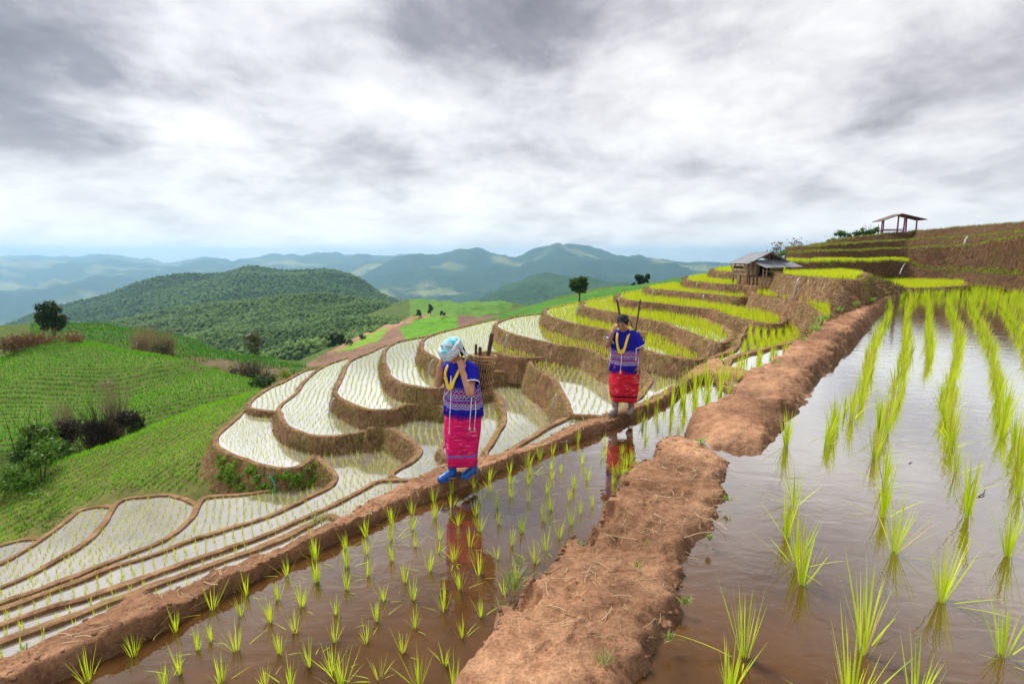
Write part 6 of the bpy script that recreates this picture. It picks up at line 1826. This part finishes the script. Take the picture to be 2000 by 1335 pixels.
# ---- farther woman: bare dark hair under a grey band, one hand on her brow, one arm hanging
w2 = empty('person', P(1216, 806, 2.245), R(-30)); w2.location.z = 0.015
tag(w2, 'person in indigo tunic and red striped skirt, bowed head resting on one hand, grey boots', 'person')
hp, q, Rm = head_parts((0, -0.145, 1.318), R(24), 1.0)
body = hp + [('l', [(0, -0.02, 1.15), (0, -0.075, 1.215), (0, -0.115, 1.265)], [0.062, 0.05, 0.048]),
    ('s', Vector((0, 0.01, 1.03)), (0.15, 0.09, 0.14), E(R(8))), ('s', Vector((0, 0.02, 0.86)), (0.15, 0.11, 0.18), E()), ('s', Vector((0, 0.02, 0.70)), (0.165, 0.125, 0.12), E()),
    ('l', [(-0.11, 0.0, 1.12), (0.11, 0.0, 1.12)], [0.042, 0.042]),
    ('l', [(0.145, 0.0, 1.12), (0.215, 0.03, 0.92)], [0.045, 0.042]), ('l', [(0.215, 0.03, 0.92), (0.215, -0.03, 0.71)], [0.042, 0.028]),
    ('l', [(-0.14, 0.0, 1.12), (-0.215, -0.125, 0.985)], [0.045, 0.042]), ('l', [(-0.215, -0.125, 0.985), (-0.12, -0.205, 1.185)], [0.042, 0.028]),
    ('l', [(0.08, 0.03, 0.68), (0.085, 0.04, 0.36), (0.09, 0.10, 0.12)], [0.085, 0.058, 0.045]), ('l', [(-0.08, 0.03, 0.68), (-0.085, -0.07, 0.37), (-0.085, -0.10, 0.12)], [0.085, 0.058, 0.045])]
body += hand((-0.12, -0.205, 1.185), (0.35, 0.0, 1.0), (0.5, 0.9, -0.1), -1, 0.4, 0.95)
body += hand((0.215, -0.03, 0.71), (0.0, -0.15, -1.0), (-1.0, 0.1, 0.0), 1, 0.45, 0.95)
b2 = blob_body(body, 'body', M['skin2'], w2, 0.0085)
face_marks(q, Rm, w2, M['hair'])
cloth_loft('tunic', [(1.215, 0, -0.04, 0.068, 0.062), (1.198, 0, -0.02, 0.14, 0.09), (1.15, 0, -0.005, 0.188, 0.118), (1.06, 0, 0.0, 0.195, 0.135), (0.92, 0, 0.01, 0.198, 0.15), (0.76, 0, 0.015, 0.205, 0.16), (0.66, 0, 0.02, 0.212, 0.17)], M['tunic2'], w2, f_tun)
fringe(w2, 0.665, 0, 0.02, 0.212, 0.17, M['tunic2'], 110, 0.07, 5)
sleeve('sleeve', (0.115, 0.0, 1.148), (0.215, 0.015, 0.98), 0.084, 0.08, M['blue_plain'], w2)
sleeve('sleeve', (-0.115, 0.0, 1.148), (-0.195, -0.085, 1.04), 0.082, 0.075, M['blue_plain'], w2)
def f_sk2(A, f): return (0.006 + 0.016 * f) * np.sin(A * 4 + 2.0 + 1.0 * f) + 0.006 * np.sin(A * 8 + 3 * f)
cloth_loft('skirt', [(0.76, 0, 0.02, 0.18, 0.145), (0.62, 0, 0.02, 0.198, 0.165), (0.46, 0, 0.01, 0.205, 0.175), (0.32, 0.0, 0.0, 0.195, 0.168), (0.19, 0.0, 0.0, 0.182, 0.155)], M['skirt2'], w2, f_sk2)
boot((-0.085, -0.115, 0.0), R(-8), M['boot_grey'], w2, 0.185)
boot((0.09, 0.09, 0.0), R(6), M['boot_grey'], w2, 0.185)
mb = MB(); vs = []
hc2 = Vector((0, -0.145, 1.318)); HR2 = E(R(24))
for i in range(nv_ + 1):
    th = i / nv_ * R(118)
    for k in range(nu_):
        a = 2 * math.pi * k / nu_
        s_ = max(0, -math.sin(a))
        th2 = th * (1 - 0.50 * s_ ** 2)
        vs.append(hc2 + HR2 @ Vector((math.sin(th2) * math.cos(a) * 0.081, 0.014 + math.sin(th2) * math.sin(a) * 0.098, math.cos(th2) * 0.094 + 0.026)))
mb.add(vs, [(i * nu_ + k, (i + 1) * nu_ + k, (i + 1) * nu_ + (k + 1) % nu_, i * nu_ + (k + 1) % nu_) for i in range(nv_) for k in range(nu_)])
hr = mb.build('hair', M['hair'], w2, smooth=True)
mb = MB()
mb.tube([hc2 + HR2 @ Vector((0.0, 0.11, 0.0)), hc2 + HR2 @ Vector((0, 0.135, -0.02)), hc2 + HR2 @ Vector((0, 0.14, -0.05))], [0.035, 0.042, 0.025], 10)
mb.build('hair_bun', M['hair'], hr, smooth=True)
for rr, zz in ((0.0045, 0.066), (0.004, 0.080)):
    mb = MB()
    mb.tube([hc2 + HR2 @ Vector((math.cos(a) * (0.081 if zz < 0.07 else 0.074), 0.014 + math.sin(a) * (0.094 if zz < 0.07 else 0.084), zz)) for a in [2 * math.pi * k / 28 for k in range(29)]], rr, 6, cap=False)
    mb.build('headband', M['band_grey'], w2, smooth=True)
necklace(w2, -0.152, 0.93, 4, 0.07)
cords(w2, [[(0.0, -0.155, 0.95), (0.01, -0.17, 0.8), (0.005, -0.185, 0.66)], [(0.185, -0.08, 0.98), (0.19, -0.10, 0.85)], [(0.195, -0.02, 0.9), (0.215, -0.05, 0.74), (0.21, -0.05, 0.66)], [(-0.19, -0.05, 0.85), (-0.2, -0.06, 0.72)]])
mb = MB()
for s_ in (-1, 1):
    mb.tube([hc2 + Vector((s_ * 0.03, -0.06, 0.095)), hc2 + Vector((s_ * 0.085, 0.03, 0.05)), hc2 + Vector((s_ * 0.1, 0.13, -0.06)), Vector((s_ * 0.11, 0.19, 1.13))], 0.010, 6, flat=0.4)
mb.build('carrying_strap', M['stick'], w2, smooth=True)
bk2 = basket('carrying_basket', loc2w(w2, (0.07, 0.275, 0.72)), R(-30), 0.13, 0.10, 0.42, 'dark open-weave basket on the back of the woman in the red skirt', 9, R(-5))
def S2(a, b, r, lab, sd): return stick('firewood', loc2w(w2, a), loc2w(w2, b), r, lab, sd)
S2((0.03, 0.26, 0.78), (0.08, 0.39, 1.61), 0.0125, 'long thin pole rising right of the farther woman', 11)
S2((-0.03, 0.24, 0.80), (-0.17, 0.08, 1.62), 0.014, 'pole rising behind the head of the farther woman', 12)
# ------------------------------------------------------------------ litter, clods and weeds on the mud paths
def surf_pts(G, n, g, r0, r1, c0=0.0, c1=1.0):
    nv, nu = G.shape[:2]
    i = g.uniform(r0 * (nv - 1), r1 * (nv - 1) - 0.01, n); j = g.uniform(c0 * (nu - 1), c1 * (nu - 1) - 0.01, n)
    i0, j0 = i.astype(int), j.astype(int); fi, fj = (i - i0)[:, None], (j - j0)[:, None]
    return G[i0, j0] * (1 - fi) * (1 - fj) + G[i0 + 1, j0] * fi * (1 - fj) + G[i0, j0 + 1] * (1 - fi) * fj + G[i0 + 1, j0 + 1] * fi * fj
g = np.random.default_rng(91); gr = random.Random(92)
WTOP = PW[-26:]
# dry straw and rootlets lying about
mb = MB()
STRAWC = [(0.50, 0.37, 0.21), (0.38, 0.26, 0.14), (0.28, 0.17, 0.09), (0.58, 0.46, 0.30)]
for G, n, a, b, c0, c1 in ((PM1, 520, 0.12, 0.9, 0.25, 0.97), (PM2, 420, 0.12, 0.9, 0.02, 0.8), (WTOP, 420, 0.05, 0.9, 0.05, 0.95)):
    for p in surf_pts(G, n, g, a, b, c0, c1):
        L = gr.uniform(0.03, 0.15) * (1 if gr.random() > 0.12 else 1.8); az = gr.uniform(0, 6.28); bend = gr.uniform(-0.9, 0.9)
        pts = []; q = Vector(p) + Vector((0, 0, 0.007)); ang = az
        for k in range(5):
            pts.append(q.copy()); q = q + Vector((math.cos(ang), math.sin(ang), gr.uniform(-0.1, 0.16))) * L / 4; ang += bend / 4
        mb.tube(pts, gr.uniform(0.0009, 0.0024), 3, cap=False, col=gr.choice(STRAWC))
o = mb.build('straw', M['leaf_far']); tag(o, 'dry straw and roots scattered over the mud paths', 'straw', kind='stuff')
# clods and crumbs of earth along the crumbling edges
bm = bmesh.new(); bmesh.ops.create_icosphere(bm, subdivisions=1, radius=1.0)
S = np.array([v.co[:] for v in bm.verts]); T = np.array([[v.index for v in f.verts] for f in bm.faces]); bm.free()
pp, ss, ww = [], [], []
for G, n, rng_, c0, c1, smax in ((PM1, 700, ((0.03, 0.11), (0.86, 0.97)), 0.2, 1.0, 0.030), (PM2, 620, ((0.03, 0.12), (0.82, 0.97)), 0.0, 0.8, 0.034), (WTOP, 700, ((0.70, 0.92), (0.0, 0.06)), 0.04, 1.0, 0.022), (PM1, 260, ((0.1, 0.9), (0.1, 0.9)), 0.2, 1.0, 0.010), (PM2, 200, ((0.1, 0.9), (0.1, 0.9)), 0, 0.6, 0.012), (WTOP, 260, ((0.05, 0.8), (0.05, 0.8)), 0, 1.0, 0.010)):
    for k in (0, 1):
        q = surf_pts(G, n // 2, g, rng_[k][0], rng_[k][1], c0, c1)
        pp.append(q); ss.append(g.uniform(0.25, 1.0, len(q)) ** 2 * smax * 0.75 + 0.002); ww.append(np.full(len(q), 0.5 if smax > 0.015 else 0.1))
pp = np.concatenate(pp); ss = np.concatenate(ss); ww = np.concatenate(ww)
n = len(pp)
V = S[None] * (1 + 0.38 * g.normal(0, 1, (n, len(S), 1))) * (ss[:, None, None] * np.array([1, 1, 0.7])) + pp[:, None, :]
Ft = (T[None] + (np.arange(n) * len(S))[:, None, None]).reshape(-1, 3)
o = link('mud_clods', np_mesh('mud_clods', V.reshape(-1, 3), Ft, np.repeat(np.repeat(ww[:, None], 3, 1), len(S), 0), smooth=False), M['mud'])
tag(o, 'crumbled clods of earth along the path edges', 'soil', kind='stuff')
# weeds and grass tufts, each a thing
GC = [(0.12, 0.26, 0.03), (0.22, 0.38, 0.05), (0.30, 0.42, 0.08), (0.34, 0.32, 0.14)]
def tuft(px, py, D, h, n, label, seed, cols=GC, spread=0.5, w=0.006, name='grass_tuft', group='grass tufts on the paths'):
    gq = random.Random(seed); mb = MB()
    for i in range(n):
        az = gq.uniform(0, 6.28)
        blade_geo(mb, (gq.gauss(0, h * 0.18), gq.gauss(0, h * 0.18), -0.01), az, h * gq.uniform(0.5, 1.15), abs(gq.gauss(0, spread)) + 0.05, gq.uniform(0.2, 1.0), w * gq.uniform(0.7, 1.2), gq.choice(cols), 4)
    o = mb.build(name, M['leaf']); o.location = P(px, py, D)
    return tag(o, label, 'weed', group)
tuft(1003, 1145, 2.30, 0.20, 46, 'tallest green grass tuft on the left edge of the middle path', 1)
tuft(985, 1200, 2.28, 0.12, 30, 'small grass tuft below the tallest one on the middle path edge', 2)
tuft(1015, 1100, 2.32, 0.10, 22, 'small grass tuft at the pond side above the tallest one', 3)
tuft(1120, 1065, 2.28, 0.10, 30, 'pale grass on the path edge right of the narrow pond rice', 4)
tuft(1180, 1290, 2.13, 0.09, 26, 'small bright tuft low in the middle of the middle path', 5)
tuft(1245, 1105, 2.13, 0.06, 16, 'tiny tuft on the bare middle of the path', 6)
tuft(1262, 1060, 2.13, 0.05, 12, 'tiny sprouts on the upper part of the middle path', 7)
tuft(1385, 1050, 2.16, 0.06, 40, 'moss and low weeds on the right shoulder of the middle path', 8)
tuft(1420, 975, 2.16, 0.07, 40, 'green weeds on the right shoulder just below the channel', 9)
tuft(1340, 1175, 2.16, 0.07, 34, 'pale weeds on the right shoulder of the middle path nearest the tall rice', 10)
tuft(1310, 1245, 2.16, 0.06, 30, 'low pale weeds at the lower right shoulder of the path', 11)
tuft(622, 1022, 2.25, 0.14, 30, 'grass tuft with dry stalks on the outer edge of the women\'s path', 12)
tuft(640, 1014, 2.25, 0.10, 20, 'dry stalks beside the outer grass tuft of the women\'s path', 13, [(0.45, 0.33, 0.18), (0.36, 0.26, 0.13)])
tuft(45, 1278, 2.25, 0.08, 26, 'dark weeds on the outer edge of the women\'s path at the left', 14)
tuft(1205, 925, 2.34, 0.16, 40, 'lush rice-like grass at the path edge under the farther woman\'s reflection', 15, [(0.36, 0.56, 0.03), (0.5, 0.66, 0.05)])
tuft(1228, 905, 2.34, 0.20, 36, 'tall grass at the water edge right of her reflection', 16, [(0.30, 0.50, 0.03), (0.5, 0.66, 0.05)])
for k, (x, y, D, h) in enumerate(((1600, 628, 1.80, 0.25), (1592, 646, 1.90, 0.28), (1612, 622, 1.78, 0.2), (1640, 607, 1.72, 0.2), (1672, 596, 1.70, 0.2), (1570, 668, 2.0, 0.16), (1520, 712, 2.1, 0.12), (1705, 588, 1.68, 0.18))):
    tuft(x, y, D, h, 60, ('weeds with tiny pale flowers beside the green terrace path bend', 'tallest weeds on the path edge below the bend', 'weeds on the path edge above the bend', 'third weed clump up the far path edge', 'fourth weed clump up the far path edge', 'low weeds beside the small white pond', 'sparse weeds at the corner of the small white pond', 'last weed clump before the shelter hill')[k], 30 + k, [(0.12, 0.34, 0.04), (0.25, 0.5, 0.06), (0.4, 0.5, 0.1)], 0.5, 0.012)
# seedling with broad leaves in the channel
mb = MB()
for k in range(7):
    az = k * 0.9 + 0.3
    d = Vector((math.cos(az), math.sin(az), 0)); s = Vector((-d.y, d.x, 0)); z0 = 0.05 + 0.012 * k
    pts = [Vector((0, 0, z0)), d * 0.03 + s * 0.018 + Vector((0, 0, z0 + 0.02)), d * 0.075 + Vector((0, 0, z0 + 0.015)), d * 0.03 - s * 0.018 + Vector((0, 0, z0 + 0.02))]
    mb.add(pts, [(0, 1, 2, 3)], (0.16, 0.42, 0.05))
mb.tube([(0, 0, -0.02), (0, 0, 0.13)], 0.004, 5, col=(0.15, 0.3, 0.05))
o = mb.build('seedling', M['leaf']); o.location = P(1368, 876, 2.20)
tag(o, 'small broad-leaved seedling in the channel gap of the middle path', 'weed')
# fallen twigs in the wide pond
def twig(px, py, D, L, az, label, seed):
    gq = random.Random(seed); mb = MB(); q = Vector((0, 0, 0)); a = az; pts = []
    for k in range(6):
        pts.append(q.copy()); q = q + Vector((math.cos(a), math.sin(a), 0.12)) * L / 5; a += gq.uniform(-0.4, 0.4)
    mb.tube(pts, [0.006, 0.006, 0.005, 0.004, 0.003, 0.002], 5, col=(0.09, 0.06, 0.04))
    o = mb.build('twig', M['leaf_far']); o.location = P(px, py, D); tag(o, label, 'twig')
twig(1908, 972, 2.25, 0.25, 0.6, 'dark twig beside the tall rice at the right edge', 1)
twig(1775, 905, 2.25, 0.08, 0.2, 'tiny dark twig floating in the middle of the wide pond', 2)
# teal stick on the green bank
mb = MB(); mb.tube([(0, 0, -0.3), (0.02, 0, 0.1), (-0.14, 0, 0.55)], 0.022, 7)
t = NT('teal_paint')
M['teal'] = t.done(t.principled(Base_Color=(0.01, 0.42, 0.36), Roughness=0.5))
o = mb.build('teal_stake', M['teal']); o.location = P(536, 952, 8.45); tag(o, 'thin teal stake leaning on the green bank below the oval terrace', 'stake')
# lush weeds on the bank under the lowest oval terrace and along the terrace backs
VV, CC = [], []
ring = TPOLY['T1']; nn = ring_normals(ring)
dist = np.linalg.norm(ring, axis=1); vis = np.where((-(ring * nn).sum(1) / dist) > -0.1)[0]
cc, rr = [], []
for k in range(190):
    i = gr.choice(list(vis)); f = gr.uniform(0.1, 0.75)
    p = ring[i] + nn[i] * (0.05 + 0.55 * 1.3 * f)
    u, v = pix_np(p[0], p[1], CZ - 8.1 - 1.2 * f)
    if not (425 < u < 650): continue
    cc.append((p[0], p[1], CZ - 8.05 - 1.25 * f)); rr.append(gr.uniform(0.09, 0.24))
V, Fq, C = leaf_cloud(g, cc, rr, 9000, 0.035, (0.06, 0.15, 0.012), (0.25, 0.46, 0.03), 0.8, 0.2)
o = link('bank_weeds', np_mesh('bank_weeds', V, Fq, C, smooth=False), M['leaf'])
tag(o, 'lush green weeds on the bank under the lowest oval terrace', 'weeds', kind='stuff')
# undergrowth on the gully floor and field margins
cc, rr = [], []
for (u0, v0, u1, v1, d0, d1, n, r) in ((-60, 900, 60, 1040, 21, 26, 60, 0.35), (-60, 860, 120, 930, 28, 36, 60, 0.5), (280, 945, 460, 965, 20.5, 21.5, 40, 0.16), (430, 890, 470, 950, 20.4, 21.5, 24, 0.16), (330, 700, 560, 760, 58, 76, 60, 0.8), (0, 690, 110, 720, 57, 63, 40, 0.7), (-60, 1000, 60, 1050, 19.8, 21.5, 50, 0.22), (160, 955, 260, 985, 21, 22.2, 30, 0.18)):
    for k in range(n):
        u, d = gr.uniform(u0, u1), gr.uniform(d0, d1)
        p = drop(u, d); cc.append((p.x, p.y, p.z + r * 0.3)); rr.append(r * gr.uniform(0.6, 1.3))
V, Fq, C = leaf_cloud(g, cc, rr, 16000, 0.055, (0.04, 0.10, 0.012), (0.18, 0.34, 0.03), 0.7, 0.3)
o = link('undergrowth', np_mesh('undergrowth', V, Fq, C, smooth=False), M['leaf'])
tag(o, 'tangled green undergrowth along the gully and field margins', 'undergrowth', kind='stuff')
